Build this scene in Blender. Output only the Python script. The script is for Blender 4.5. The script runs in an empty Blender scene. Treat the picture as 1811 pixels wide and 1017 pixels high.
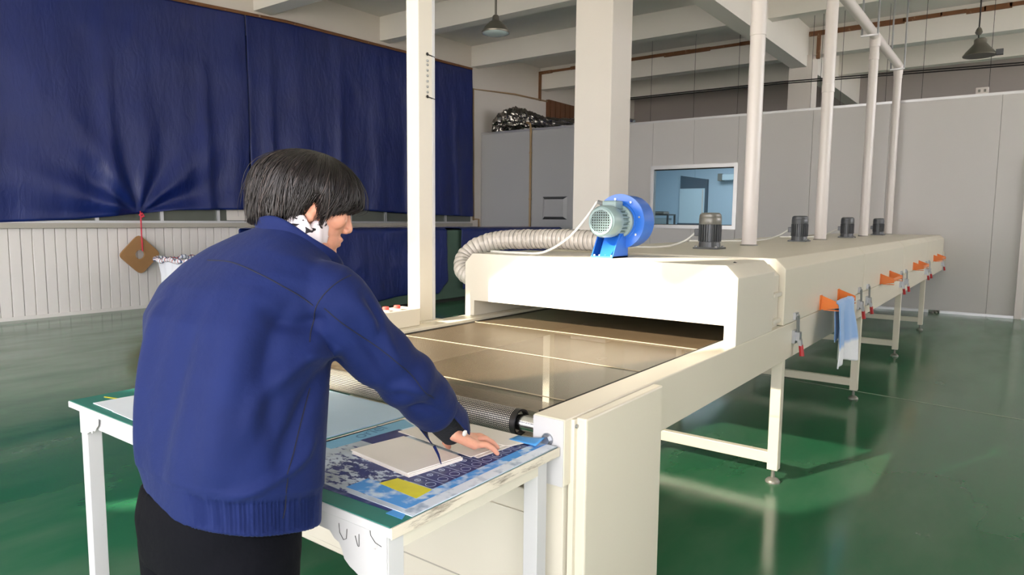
import bpy, bmesh, math, random
import numpy as np
from mathutils import Vector, Matrix
from mathutils.bvhtree import BVHTree
from mathutils import noise as mnoise

random.seed(7)
rng = np.random.default_rng(7)
SC = bpy.context.scene
COL = SC.collection
PI = math.pi

# ---------------------------------------------------------------- camera
cam_data = bpy.data.cameras.new('camera')
cam_data.sensor_fit = 'HORIZONTAL'
cam_data.sensor_width = 36.0
cam_data.lens = 36.0 * 1207.7 / 1811.0
cam_data.clip_start = 0.05
cam_data.clip_end = 300
cam = bpy.data.objects.new('camera', cam_data)
COL.objects.link(cam)
YAW, PITCH, ROLL = 0.6396, 0.1005, 0.0090
fwd = Vector((-math.sin(YAW) * math.cos(PITCH), math.cos(YAW) * math.cos(PITCH), -math.sin(PITCH)))
r0 = Vector((math.cos(YAW), math.sin(YAW), 0))
u0 = r0.cross(fwd)
rgt = r0 * math.cos(ROLL) + u0 * math.sin(ROLL)
upv = -r0 * math.sin(ROLL) + u0 * math.cos(ROLL)
M = Matrix((rgt, upv, -fwd)).transposed().to_4x4()
M.translation = (0, 0, 1.40)
cam.matrix_world = M
SC.camera = cam

# ---------------------------------------------------------------- world, sun, exposure
world = bpy.data.worlds.new('sky')
SC.world = world
world.use_nodes = True
bg = world.node_tree.nodes['Background']
bg.inputs['Color'].default_value = (0.97, 0.955, 1.0, 1)
bg.inputs['Strength'].default_value = 6.0
sun_d = bpy.data.lights.new('sun', 'SUN')
sun_d.energy = 12.5
sun_d.angle = math.radians(0.6)
sun_d.color = (1.0, 0.90, 0.74)
sun = bpy.data.objects.new('sun', sun_d)
COL.objects.link(sun)
sun.rotation_euler = Vector((0.348, 0.820, -0.454)).to_track_quat('-Z', 'Y').to_euler()
SC.view_settings.view_transform = 'Standard'
SC.view_settings.look = 'None'
SC.view_settings.gamma = 1.0
SC.view_settings.use_curve_mapping = False
SC.view_settings.exposure = 0.44

# ---------------------------------------------------------------- materials
def srgb(r, g, b):
    f = lambda c: (c / 255 / 12.92) if c / 255 <= 0.04045 else ((c / 255 + 0.055) / 1.055) ** 2.4
    return (f(r), f(g), f(b), 1)

def new_mat(name):
    m = bpy.data.materials.new(name)
    m.use_nodes = True
    nt = m.node_tree
    return m, nt, nt.nodes['Principled BSDF']

def nd(nt, t, **kw):
    n = nt.nodes.new(t)
    for k, v in kw.items():
        setattr(n, k, v)
    return n

def mat(name, col, rough=0.5, metal=0.0, var=0.06, vscale=6.0, bump=0.0, bscale=60.0, dirt=None, dirt_amt=0.0, dirt_scale=8.0, spec=None, coat=0.0, sheen=0.0, stretch=None):
    """painted / plain surface with gentle colour variation, optional wear and fine relief"""
    m, nt, p = new_mat(name)
    tc = nd(nt, 'ShaderNodeTexCoord')
    src = tc.outputs['Object']
    if stretch:
        mp = nd(nt, 'ShaderNodeMapping')
        mp.inputs['Scale'].default_value = stretch
        nt.links.new(src, mp.inputs['Vector'])
        src = mp.outputs['Vector']
    nz = nd(nt, 'ShaderNodeTexNoise')
    nz.inputs['Scale'].default_value = vscale
    nz.inputs['Detail'].default_value = 5
    nt.links.new(src, nz.inputs['Vector'])
    mx = nd(nt, 'ShaderNodeMix', data_type='RGBA')
    c = Vector(col[:3])
    mx.inputs[6].default_value = (*(c * (1 - var)), 1)
    mx.inputs[7].default_value = (*[min(1, v) for v in (c * (1 + var))], 1)
    nt.links.new(nz.outputs['Fac'], mx.inputs[0])
    out = mx.outputs[2]
    if dirt is not None:
        n2 = nd(nt, 'ShaderNodeTexNoise')
        n2.inputs['Scale'].default_value = dirt_scale
        n2.inputs['Detail'].default_value = 9
        n2.inputs['Roughness'].default_value = 0.7
        nt.links.new(src, n2.inputs['Vector'])
        rp = nd(nt, 'ShaderNodeValToRGB')
        rp.color_ramp.elements[0].position = 0.62 - 0.12 * dirt_amt
        rp.color_ramp.elements[1].position = 0.72 - 0.08 * dirt_amt
        nt.links.new(n2.outputs['Fac'], rp.inputs['Fac'])
        m2 = nd(nt, 'ShaderNodeMix', data_type='RGBA')
        m2.inputs[7].default_value = dirt
        nt.links.new(rp.outputs['Color'], m2.inputs[0])
        nt.links.new(out, m2.inputs[6])
        out = m2.outputs[2]
    nt.links.new(out, p.inputs['Base Color'])
    p.inputs['Roughness'].default_value = rough
    p.inputs['Metallic'].default_value = metal
    if spec is not None:
        p.inputs['Specular IOR Level'].default_value = spec
    if coat:
        p.inputs['Coat Weight'].default_value = coat
        p.inputs['Coat Roughness'].default_value = 0.2
    if sheen:
        p.inputs['Sheen Weight'].default_value = sheen
        p.inputs['Sheen Roughness'].default_value = 0.5
    if bump:
        nb = nd(nt, 'ShaderNodeTexNoise')
        nb.inputs['Scale'].default_value = bscale
        nb.inputs['Detail'].default_value = 4
        nt.links.new(src, nb.inputs['Vector'])
        bp = nd(nt, 'ShaderNodeBump')
        bp.inputs['Strength'].default_value = bump
        bp.inputs['Distance'].default_value = 0.01
        nt.links.new(nb.outputs['Fac'], bp.inputs['Height'])
        nt.links.new(bp.outputs['Normal'], p.inputs['Normal'])
    return m

MT = {}
MT['cream'] = mat('cream_enamel', srgb(220, 212, 193), 0.38, var=0.03, vscale=2.5, bump=0.02, bscale=90)
MT['cream2'] = mat('ivory_enamel', srgb(216, 209, 193), 0.4, var=0.03, vscale=2.5)
MT['white_paint'] = mat('chipped_white_paint', srgb(198, 197, 197), 0.45, var=0.03, dirt=srgb(112, 100, 84), dirt_amt=-0.35, dirt_scale=12)
MT['worn_edge'] = mat('worn_timber_edge', srgb(214, 205, 188), 0.6, var=0.12, vscale=20, dirt=srgb(104, 92, 80), dirt_amt=0.85, dirt_scale=16, stretch=(1, .35, 2.5))
MT['wall_cream'] = mat('plaster_cream', srgb(224, 217, 208), 0.9, var=0.05, vscale=1.2, bump=0.05, bscale=30)
MT['ceiling'] = mat('plaster_ceiling', srgb(232, 228, 220), 0.9, var=0.04, vscale=0.8, bump=0.03, bscale=20)
MT['concrete_dim'] = mat('grey_plaster', srgb(172, 164, 160), 0.9, var=0.07, vscale=0.9)
MT['panel'] = mat('grey_sandwich_panel', srgb(206, 202, 198), 0.45, var=0.02, vscale=0.7)
MT['panel_left'] = mat('grey_cabin_panel', srgb(184, 184, 184), 0.45, var=0.02, vscale=0.7)
MT['dark_gap'] = mat('dark_recess', srgb(40, 38, 36), 0.8)
MT['board'] = mat('white_pvc_board', srgb(226, 220, 215), 0.5, var=0.03, vscale=1.5)
MT['sill'] = mat('grey_sill', srgb(176, 170, 158), 0.5, var=0.05)
MT['glass_dark'] = mat('dark_window_glass', srgb(96, 100, 92), 0.12, var=0.25, vscale=1.3)
MT['alu'] = mat('aluminium', srgb(205, 205, 205), 0.35, metal=0.7, var=0.04)
MT['steel'] = mat('zinc_steel', srgb(170, 172, 175), 0.32, metal=0.9, var=0.08, vscale=40)
MT['chrome'] = mat('bright_steel', srgb(210, 212, 216), 0.22, metal=1.0, var=0.05, vscale=60)
MT['brown'] = mat('rusty_brown', srgb(124, 82, 50), 0.7, var=0.25, vscale=7, dirt=srgb(190, 170, 140), dirt_amt=0.2, dirt_scale=9)
MT['brownboard'] = mat('brown_timber', srgb(112, 74, 50), 0.75, var=0.25, vscale=4, stretch=(1, 1, .2))
MT['conduit'] = mat('ochre_conduit', srgb(170, 142, 104), 0.5, var=0.1)
MT['cable_black'] = mat('black_cable', srgb(30, 28, 28), 0.5)
MT['cable_white'] = mat('white_cable', srgb(232, 230, 222), 0.45)
MT['pvc'] = mat('white_pvc_pipe', srgb(222, 214, 208), 0.3, var=0.02)
MT['motor_dark'] = mat('dark_grey_cast', srgb(88, 90, 92), 0.38, var=0.1, vscale=20, metal=0.25)
MT['motor_cap'] = mat('grey_fan_cowl', srgb(128, 126, 118), 0.35, var=0.06, metal=0.3)
MT['motor_green'] = mat('grey_green_cast', srgb(134, 156, 156), 0.35, var=0.06, vscale=15)
MT['blower_blue'] = mat('bright_blue_enamel', srgb(34, 104, 204), 0.28, var=0.06, vscale=8, coat=0.3)
MT['orange'] = mat('orange_enamel', srgb(240, 128, 44), 0.35, var=0.05)
MT['red'] = mat('red_plastic', srgb(214, 40, 44), 0.35)
MT['redgrip'] = mat('red_rubber_grip', srgb(176, 28, 32), 0.4)
MT['button'] = mat('coral_button', srgb(236, 92, 84), 0.3)
MT['card'] = mat('brown_cardboard', srgb(158, 118, 76), 0.8, var=0.08, vscale=10)
MT['string'] = mat('red_string', srgb(206, 56, 76), 0.7)
MT['sack'] = mat('white_woven_sack', srgb(226, 228, 234), 0.6, var=0.05, bump=0.25, bscale=25)
MT['green_cab'] = mat('dull_green_cabinet', srgb(74, 98, 84), 0.5, var=0.08)
MT['ink'] = mat('navy_print', srgb(18, 34, 104), 0.42, var=0.2, vscale=30)
MT['sky_print'] = mat('sky_blue_print', srgb(72, 150, 216), 0.42, var=0.1, vscale=16)
MT['pale_print'] = mat('pale_blue_print', srgb(176, 200, 220), 0.42, var=0.05, vscale=9)
MT['teal_print'] = mat('faded_blue_print', srgb(110, 168, 200), 0.42, var=0.12, vscale=18)
MT['yellow'] = mat('yellow_print', srgb(222, 212, 40), 0.4, var=0.14, vscale=26)
MT['white_ink'] = mat('white_line_print', srgb(200, 214, 236), 0.5)
MT['paper'] = mat('white_board_paper', srgb(228, 222, 214), 0.6, var=0.03, vscale=12)
MT['paper_cool'] = mat('cool_white_paper', srgb(216, 224, 232), 0.5, var=0.03, vscale=9)
MT['green_mat'] = mat('green_table_mat', srgb(42, 116, 104), 0.5, var=0.08, vscale=7)
MT['lampmetal'] = mat('grey_lamp_metal', srgb(122, 118, 108), 0.35, metal=0.6, var=0.1)
MT['lampglass'] = mat('milky_lamp_glass', srgb(176, 190, 190), 0.2, var=0.1)
MT['room_blue'] = mat('pale_blue_room_panel', srgb(186, 204, 218), 0.5, var=0.03, vscale=0.8)
MT['room_dark'] = mat('slate_shutter', srgb(84, 98, 110), 0.5, var=0.06)
MT['room_board'] = mat('pale_board', srgb(206, 222, 230), 0.35, var=0.04)
MT['concrete_out'] = mat('outside_paving', srgb(216, 210, 200), 0.9, var=0.06, vscale=0.6)

def glass_mat():
    m, nt, p = new_mat('window_glass')
    p.inputs['Base Color'].default_value = (0.86, 0.94, 0.98, 1)
    p.inputs['Roughness'].default_value = 0.02
    p.inputs['Transmission Weight'].default_value = 1.0
    p.inputs['IOR'].default_value = 1.1
    tc = nd(nt, 'ShaderNodeTexCoord')
    nz = nd(nt, 'ShaderNodeTexNoise')
    nz.inputs['Scale'].default_value = 3
    nt.links.new(tc.outputs['Object'], nz.inputs['Vector'])
    mr = nd(nt, 'ShaderNodeMapRange')
    mr.inputs[3].default_value = 0.0
    mr.inputs[4].default_value = 0.03
    nt.links.new(nz.outputs['Fac'], mr.inputs[0])
    nt.links.new(mr.outputs[0], p.inputs['Roughness'])
    return m
MT['glass'] = glass_mat()

def floor_mat():
    m, nt, p = new_mat('green_epoxy_floor')
    tc = nd(nt, 'ShaderNodeTexCoord')
    n1 = nd(nt, 'ShaderNodeTexNoise'); n1.inputs['Scale'].default_value = 0.35; n1.inputs['Detail'].default_value = 6
    n2 = nd(nt, 'ShaderNodeTexNoise'); n2.inputs['Scale'].default_value = 2.2; n2.inputs['Detail'].default_value = 5; n2.inputs['Roughness'].default_value = 0.5
    mp = nd(nt, 'ShaderNodeMapping'); mp.inputs['Scale'].default_value = (1.0, 0.35, 1); mp.inputs['Rotation'].default_value = (0, 0, 0.7)
    nt.links.new(tc.outputs['Object'], n1.inputs['Vector'])
    nt.links.new(tc.outputs['Object'], mp.inputs['Vector'])
    nt.links.new(mp.outputs['Vector'], n2.inputs['Vector'])
    mx = nd(nt, 'ShaderNodeMix', data_type='RGBA')
    mx.inputs[6].default_value = srgb(30, 92, 60)
    mx.inputs[7].default_value = srgb(48, 108, 74)
    nt.links.new(n1.outputs['Fac'], mx.inputs[0])
    m2 = nd(nt, 'ShaderNodeMix', data_type='RGBA')
    rp = nd(nt, 'ShaderNodeValToRGB')
    rp.color_ramp.elements[0].position = 0.42; rp.color_ramp.elements[1].position = 0.75
    rp.color_ramp.elements[1].color = (0.42, 0.42, 0.42, 1)
    nt.links.new(n2.outputs['Fac'], rp.inputs['Fac'])
    nt.links.new(rp.outputs['Color'], m2.inputs[0])
    nt.links.new(mx.outputs[2], m2.inputs[6])
    m2.inputs[7].default_value = srgb(104, 124, 106)
    nt.links.new(m2.outputs[2], p.inputs['Base Color'])
    mr = nd(nt, 'ShaderNodeMapRange')
    mr.inputs[1].default_value = 0.3; mr.inputs[2].default_value = 0.75
    mr.inputs[3].default_value = 0.10; mr.inputs[4].default_value = 0.30
    nt.links.new(n2.outputs['Fac'], mr.inputs[0])
    nt.links.new(mr.outputs[0], p.inputs['Roughness'])
    nb = nd(nt, 'ShaderNodeTexNoise'); nb.inputs['Scale'].default_value = 9
    nt.links.new(tc.outputs['Object'], nb.inputs['Vector'])
    bp = nd(nt, 'ShaderNodeBump'); bp.inputs['Strength'].default_value = 0.04; bp.inputs['Distance'].default_value = 0.01
    nt.links.new(nb.outputs['Fac'], bp.inputs['Height'])
    nt.links.new(bp.outputs['Normal'], p.inputs['Normal'])
    p.inputs['Specular IOR Level'].default_value = 0.6
    return m
MT['floor'] = floor_mat()

def tarp_mat(name, c1, c2):
    m, nt, p = new_mat(name)
    tc = nd(nt, 'ShaderNodeTexCoord')
    n1 = nd(nt, 'ShaderNodeTexNoise'); n1.inputs['Scale'].default_value = 1.2; n1.inputs['Detail'].default_value = 5
    nt.links.new(tc.outputs['Object'], n1.inputs['Vector'])
    mx = nd(nt, 'ShaderNodeMix', data_type='RGBA')
    mx.inputs[6].default_value = c1; mx.inputs[7].default_value = c2
    nt.links.new(n1.outputs['Fac'], mx.inputs[0])
    nt.links.new(mx.outputs[2], p.inputs['Base Color'])
    p.inputs['Roughness'].default_value = 0.42
    mp = nd(nt, 'ShaderNodeMapping'); mp.inputs['Scale'].default_value = (1, 1.6, 0.55)
    nt.links.new(tc.outputs['Object'], mp.inputs['Vector'])
    n2 = nd(nt, 'ShaderNodeTexNoise'); n2.inputs['Scale'].default_value = 7; n2.inputs['Detail'].default_value = 6; n2.inputs['Distortion'].default_value = 0.6
    nt.links.new(mp.outputs['Vector'], n2.inputs['Vector'])
    bp = nd(nt, 'ShaderNodeBump'); bp.inputs['Strength'].default_value = 0.35; bp.inputs['Distance'].default_value = 0.03
    nt.links.new(n2.outputs['Fac'], bp.inputs['Height'])
    m3 = nd(nt, 'ShaderNodeMapping'); m3.inputs['Scale'].default_value = (1, 1.3, 0.28); m3.inputs['Rotation'].default_value = (0.12, 0, 0)
    nt.links.new(tc.outputs['Object'], m3.inputs['Vector'])
    n3 = nd(nt, 'ShaderNodeTexNoise', noise_type='RIDGED_MULTIFRACTAL'); n3.inputs['Scale'].default_value = 2.2; n3.inputs['Detail'].default_value = 3
    nt.links.new(m3.outputs['Vector'], n3.inputs['Vector'])
    b2 = nd(nt, 'ShaderNodeBump'); b2.inputs['Strength'].default_value = 0.4; b2.inputs['Distance'].default_value = 0.035
    nt.links.new(n3.outputs['Fac'], b2.inputs['Height']); nt.links.new(bp.outputs['Normal'], b2.inputs['Normal'])
    nt.links.new(b2.outputs['Normal'], p.inputs['Normal'])
    return m
MT['tarp'] = tarp_mat('blue_tarpaulin', srgb(7, 24, 84), srgb(16, 38, 108))

def mesh_belt_mat(name, pitch, thread, strand, hole, open_=False, metal=0.0):
    """open woven mesh: strands crossing at a fixed pitch over a darker or brighter ground"""
    m, nt, p = new_mat(name)
    uv = nd(nt, 'ShaderNodeUVMap')
    sx = nd(nt, 'ShaderNodeSeparateXYZ')
    nt.links.new(uv.outputs['UV'], sx.inputs[0])
    outs = []
    for ch in (0, 1):
        mul = nd(nt, 'ShaderNodeMath', operation='DIVIDE'); mul.inputs[1].default_value = pitch
        nt.links.new(sx.outputs[ch], mul.inputs[0])
        fr = nd(nt, 'ShaderNodeMath', operation='FRACT')
        nt.links.new(mul.outputs[0], fr.inputs[0])
        gt = nd(nt, 'ShaderNodeMath', operation='LESS_THAN'); gt.inputs[1].default_value = thread
        nt.links.new(fr.outputs[0], gt.inputs[0])
        outs.append(gt.outputs[0])
    mxm = nd(nt, 'ShaderNodeMath', operation='MAXIMUM')
    nt.links.new(outs[0], mxm.inputs[0]); nt.links.new(outs[1], mxm.inputs[1])
    nz = nd(nt, 'ShaderNodeTexNoise'); nz.inputs['Scale'].default_value = 3.0; nz.inputs['Detail'].default_value = 4
    nt.links.new(uv.outputs['UV'], nz.inputs['Vector'])
    var = nd(nt, 'ShaderNodeMix', data_type='RGBA')
    s = Vector(strand[:3])
    var.inputs[6].default_value = (*(s * 0.8), 1); var.inputs[7].default_value = (*(s * 1.25), 1)
    nt.links.new(nz.outputs['Fac'], var.inputs[0])
    mx = nd(nt, 'ShaderNodeMix', data_type='RGBA')
    mx.inputs[6].default_value = hole
    nt.links.new(var.outputs[2], mx.inputs[7])
    nt.links.new(mxm.outputs[0], mx.inputs[0])
    nt.links.new(mx.outputs[2], p.inputs['Base Color'])
    p.inputs['Roughness'].default_value = 0.42
    p.inputs['Metallic'].default_value = metal
    if open_:
        nt.links.new(mxm.outputs[0], p.inputs['Alpha'])
    bp = nd(nt, 'ShaderNodeBump'); bp.inputs['Strength'].default_value = 0.5; bp.inputs['Distance'].default_value = 0.002
    nt.links.new(mxm.outputs[0], bp.inputs['Height'])
    nt.links.new(bp.outputs['Normal'], p.inputs['Normal'])
    return m
MT['belt'] = mesh_belt_mat('brown_black_mesh_belt', 0.0052, 0.44, srgb(94, 78, 58), srgb(40, 34, 28), open_=True)
MT['belt_wrap'] = mesh_belt_mat('black_mesh_over_roller', 0.0058, 0.55, srgb(28, 27, 26), srgb(226, 220, 204))

# ---------------------------------------------------------------- mesh helpers
class MB:
    def __init__(s):
        s.v = []; s.f = []; s.uv = None
    def add(s, vs, fs):
        o = len(s.v)
        s.v += [tuple(v) for v in vs]
        s.f += [tuple(i + o for i in f) for f in fs]
        return s
    def box(s, a, b):
        x0, y0, z0 = a; x1, y1, z1 = b
        return s.add([(x0,y0,z0),(x1,y0,z0),(x1,y1,z0),(x0,y1,z0),(x0,y0,z1),(x1,y0,z1),(x1,y1,z1),(x0,y1,z1)],
                     [(0,3,2,1),(4,5,6,7),(0,1,5,4),(1,2,6,5),(2,3,7,6),(3,0,4,7)])
    def obox(s, o, ax, ay, az):
        """box from corner o along three edge vectors"""
        o = Vector(o); ax = Vector(ax); ay = Vector(ay); az = Vector(az)
        p = [o, o+ax, o+ax+ay, o+ay, o+az, o+ax+az, o+ax+ay+az, o+ay+az]
        return s.add(p, [(0,3,2,1),(4,5,6,7),(0,1,5,4),(1,2,6,5),(2,3,7,6),(3,0,4,7)])
    def prism(s, pts, d):
        """planar polygon (list of 3D points) swept along vector d"""
        n = len(pts); d = Vector(d)
        vs = [Vector(p) for p in pts] + [Vector(p) + d for p in pts]
        fs = [tuple(range(n))[::-1], tuple(range(n, 2*n))]
        fs += [(i, (i+1) % n, n+(i+1) % n, n+i) for i in range(n)]
        return s.add(vs, fs)
    def tube(s, pts, rad, n=12, caps=True, closed=False):
        pts = [Vector(p) for p in pts]
        m = len(pts)
        if not hasattr(rad, '__len__'): rad = [rad] * m
        vs = []; prev = None
        for i in range(m):
            a = pts[i-1] if (i > 0 or closed) else pts[i]
            b = pts[(i+1) % m] if (i < m-1 or closed) else pts[i]
            t = (b - a).normalized() if (b - a).length > 1e-9 else Vector((0,0,1))
            if prev is None:
                up = Vector((0,0,1)) if abs(t.z) < 0.9 else Vector((1,0,0))
                x = up.cross(t).normalized()
            else:
                x = (prev - t * prev.dot(t)).normalized()
            prev = x; y = t.cross(x)
            for k in range(n):
                a_ = 2*PI*k/n
                vs.append(pts[i] + (x*math.cos(a_) + y*math.sin(a_)) * rad[i])
        fs = []
        for i in range(m if closed else m-1):
            j = (i+1) % m
            for k in range(n):
                fs.append((i*n+k, i*n+(k+1) % n, j*n+(k+1) % n, j*n+k))
        if caps and not closed:
            fs.append(tuple(range(n))[::-1]); fs.append(tuple((m-1)*n+k for k in range(n)))
        return s.add(vs, fs)
    def lathe(s, c, prof, axis=(0,0,1), n=24, caps=True):
        """profile of (radius, height) turned about an axis through c"""
        ax = Vector(axis).normalized()
        up = Vector((0,0,1)) if abs(ax.z) < 0.9 else Vector((1,0,0))
        x = up.cross(ax).normalized(); y = ax.cross(x); c = Vector(c)
        vs = []; fs = []
        for r, h in prof:
            for k in range(n):
                a = 2*PI*k/n
                vs.append(c + ax*h + (x*math.cos(a) + y*math.sin(a)) * r)
        for i in range(len(prof)-1):
            for k in range(n):
                fs.append((i*n+k, i*n+(k+1) % n, (i+1)*n+(k+1) % n, (i+1)*n+k))
        if caps and prof[0][0] > 1e-6: fs.append(tuple(range(n))[::-1])
        if caps and prof[-1][0] > 1e-6: fs.append(tuple((len(prof)-1)*n+k for k in range(n)))
        return s.add(vs, fs)
    def grid(s, P):
        """P[i][j] points"""
        ni = len(P); nj = len(P[0])
        vs = [P[i][j] for i in range(ni) for j in range(nj)]
        fs = [(i*nj+j, i*nj+j+1, (i+1)*nj+j+1, (i+1)*nj+j) for i in range(ni-1) for j in range(nj-1)]
        return s.add(vs, fs)
    def ellipsoid(s, c, r, rot=None, nu=20, nv=14):
        c = Vector(c); vs = []; fs = []
        for i in range(nv+1):
            th = PI*i/nv
            for k in range(nu):
                a = 2*PI*k/nu
                p = Vector((r[0]*math.sin(th)*math.cos(a), r[1]*math.sin(th)*math.sin(a), r[2]*math.cos(th)))
                if rot is not None: p = rot @ p
                vs.append(c + p)
        for i in range(nv):
            for k in range(nu):
                fs.append((i*nu+k, (i+1)*nu+k, (i+1)*nu+(k+1) % nu, i*nu+(k+1) % nu))
        return s.add(vs, fs)
    def build(s, name, m, parent=None, loc=None, smooth=False, bevel=0.0, fix=True, angle=None):
        me = bpy.data.meshes.new(name)
        if parent is not None:
            off = parent.get('_w', None)
            off = Vector(off) if off is not None else Vector((0,0,0))
        else:
            off = Vector(loc) if loc is not None else Vector((0,0,0))
        own = off
        me.from_pydata([tuple(Vector(v) - own) for v in s.v], [], s.f)
        if fix:
            b = bmesh.new(); b.from_mesh(me)
            bmesh.ops.remove_doubles(b, verts=b.verts, dist=1e-6)
            bmesh.ops.recalc_face_normals(b, faces=b.faces)
            b.to_mesh(me); b.free()
        me.materials.append(MT[m] if isinstance(m, str) else m)
        o = bpy.data.objects.new(name, me)
        COL.objects.link(o)
        if parent is not None:
            o.parent = parent
        else:
            o.location = own
        o['_w'] = tuple(own)
        if smooth:
            for p in me.polygons: p.use_smooth = True
            if angle is not None:
                me.set_sharp_from_angle(angle=angle)
        if bevel:
            md = o.modifiers.new('bevel', 'BEVEL'); md.width = bevel; md.segments = 2; md.limit_method = 'ANGLE'
        return o

def thing(name, label, cat, loc=(0,0,0), group=None, kind=None):
    o = bpy.data.objects.new(name, None)
    COL.objects.link(o)
    o.empty_display_size = 0.1
    o.location = loc
    o['_w'] = tuple(loc)
    return tag(o, label, cat, group, kind)

def tag(o, label=None, cat=None, group=None, kind=None):
    if label: o['label'] = label
    if cat: o['category'] = cat
    if group: o['group'] = group
    if kind: o['kind'] = kind
    return o

def dup_tree(root, delta, label=None):
    """copy of a thing with its parts and sub-parts, moved by delta"""
    r = root.copy(); COL.objects.link(r)
    r.location = root.location + Vector(delta)
    if label: r['label'] = label
    for ch in list(root.children):
        c = ch.copy(); COL.objects.link(c); c.parent = r
        for g in list(ch.children):
            d = g.copy(); COL.objects.link(d); d.parent = c
    return r

def bez(p0, p1, p2, p3, n=16):
    p0, p1, p2, p3 = map(Vector, (p0, p1, p2, p3))
    return [p0*(1-t)**3 + 3*p1*t*(1-t)**2 + 3*p2*t*t*(1-t) + p3*t**3 for t in [i/n for i in range(n+1)]]

def crom(pts, n=8):
    """smooth curve through points"""
    P = [Vector(p) for p in pts]; P = [P[0]*2-P[1]] + P + [P[-1]*2-P[-2]]
    out = []
    for i in range(1, len(P)-2):
        for k in range(n):
            t = k/n
            a, b, c, d = P[i-1], P[i], P[i+1], P[i+2]
            out.append(0.5*((2*b) + (c-a)*t + (2*a-5*b+4*c-d)*t*t + (3*b-a-3*c+d)*t**3))
    out.append(P[-2])
    return out
# ================================================================ THE ROOM
XL = -10.62          # left wall
YP = 12.41           # grey partition
YB = 21.0            # end wall
XRW = 7.0            # right wall
ZC = 5.40            # ceiling
RD = Vector((0.8027, 0.5964, 0)); ND = Vector((-0.5964, 0.8027, 0))   # rear glazed wall runs along RD
WB = 0.45
def rear(s, z, t=0.0):
    p = -WB*ND + s*RD + t*ND
    return Vector((p.x, p.y, z))
sL = (XL + WB*ND.x) / RD.x; sR = (XRW + WB*ND.x) / RD.x
cL = rear(sL, 0); cR = rear(sR, 0)
fl = MB().prism([(XL, cL.y, 0), (XRW, cR.y, 0), (XRW, YB, 0), (XL, YB, 0)], (0, 0, -0.12)).build('floor', 'floor')
tag(fl, kind='structure')
sc_mb = MB().tube([(-1.9, 6.3, 0.0012), (-0.2, 6.05, 0.0012), (2.5, 5.7, 0.0012)], 0.002, 4)
sc_mb.build('floor_joint', 'sill', fl)

cl = MB().prism([(XL, cL.y-.1, ZC), (XRW, cR.y-.1, ZC), (XRW, YB, ZC), (XL, YB, ZC)], (0, 0, 0.2)).build('ceiling', 'ceiling')
tag(cl, kind='structure')
for y, z, w in ((-1.6, 4.93, .25), (1.25, 4.93, .25), (4.08, 4.93, .25), (6.92, 4.84, .32), (9.75, 4.93, .25), (12.60, 4.93, .25), (15.45, 4.84, .32), (18.3, 4.93, .25)):
    x1 = XRW
    t = (y - cL.y) / (cR.y - cL.y) if y < cR.y else 1
    x1 = min(XRW, cL.x + (cR.x - cL.x) * t) - 0.1
    MB().box((XL, y, z), (x1, y+w, ZC)).build('ceiling_beam', 'ceiling', cl)
MB().box((-4.14, -2.0, 4.60), (-3.83, YB, ZC-.001)).build('main_beam', 'ceiling', cl)
for a, b, nm in (((XL-.25, cL.y-.5, 0), (XL, YB, ZC), 'wall_left'),):
    wl = MB().box(a, b).build(nm, 'wall_cream'); tag(wl, kind='structure')
wr = MB().box((XRW, cR.y-.3, 0), (XRW+.25, YB, 2.5)).box((XRW, cR.y-.3, 4.95), (XRW+.25, YB, ZC))  # unseen high openings added to brighten the deep end of the room
for k in range(6):
    yy = cR.y-.3 + k*3.2; wr.box((XRW, yy, 2.5), (XRW+.25, yy+.45, 4.95))
wr.box((XRW, YB-.6, 2.5), (XRW+.25, YB, 4.95))
wr = wr.build('wall_right', 'wall_cream'); tag(wr, kind='structure')
wb = MB().box((XL-.25, YB, 0), (XRW+.25, YB+.25, ZC)).build('wall_back', 'concrete_dim'); tag(wb, kind='structure')

# pillars of the hall
for (x0, y0, lab) in ((-4.19, 6.79, 'square cream plastered pillar rising behind the blue blower'), (-4.19, 15.36, 'cream pillar top standing beyond the grey partition under the main beam')):
    o = MB().box((x0, y0, 0), (x0+.47, y0+.47, 4.84)).build('pillar', 'wall_cream', loc=(x0, y0, 0), bevel=.012)
    tag(o, lab, 'pillar', kind='structure')

# rear wall behind the photographer: window band, added sun-blocking canopy, clerestory shaped to aim the sun
rw = MB()
def rbox(mb, s0, s1, z0, z1, t0=-.12, t1=.0):
    mb.obox(rear(s0, z0, t0), RD*(s1-s0), ND*(t1-t0), (0, 0, z1-z0))
rbox(rw, sL, sR, 0, .35)
rbox(rw, sL, sR, 3.42, 3.63)
CW0, CW1 = -8.4, -4.76; SW = 0.9
rbox(rw, sL, CW0, 3.63, ZC); rbox(rw, CW1, sR, 3.63, ZC); rbox(rw, CW0, CW1, 5.33, ZC); rbox(rw, -5.45, CW1, 4.72, 5.33); rbox(rw, SW, sR, .35, 3.42)  # wall solids sized to limit where sun and window light reach
o = rw.build('wall_rear', 'wall_cream'); tag(o, kind='structure')
wi = 0
s = sL
while s < SW - .5:
    e = min(s + 3.6, SW)
    fr = MB()
    rbox(fr, s, s+.06, .35, 3.42, -.1, -.03); rbox(fr, e-.06, e, .35, 3.42, -.1, -.03)
    rbox(fr, s, e, .35, .41, -.1, -.03); rbox(fr, s, e, 3.36, 3.42, -.1, -.03)
    wi += 1
    o = fr.build('window_%d' % (wi+2), 'alu'); tag(o, kind='structure')
    s = e
cn = MB(); rbox(cn, sL-3, sR+3, 3.47, 3.61, -1.9, -.12)  # unseen canopy, added to keep the sun off the lower windows
o = cn.build('added_sun_canopy', 'concrete_dim'); tag(o, kind='structure')
o = MB().box((-60, -60, -.3), (60, 60, -.14)).build('outside_ground', 'concrete_out'); tag(o, kind='structure')  # unseen ground outside, made pale to bounce daylight up to the ceiling

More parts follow.
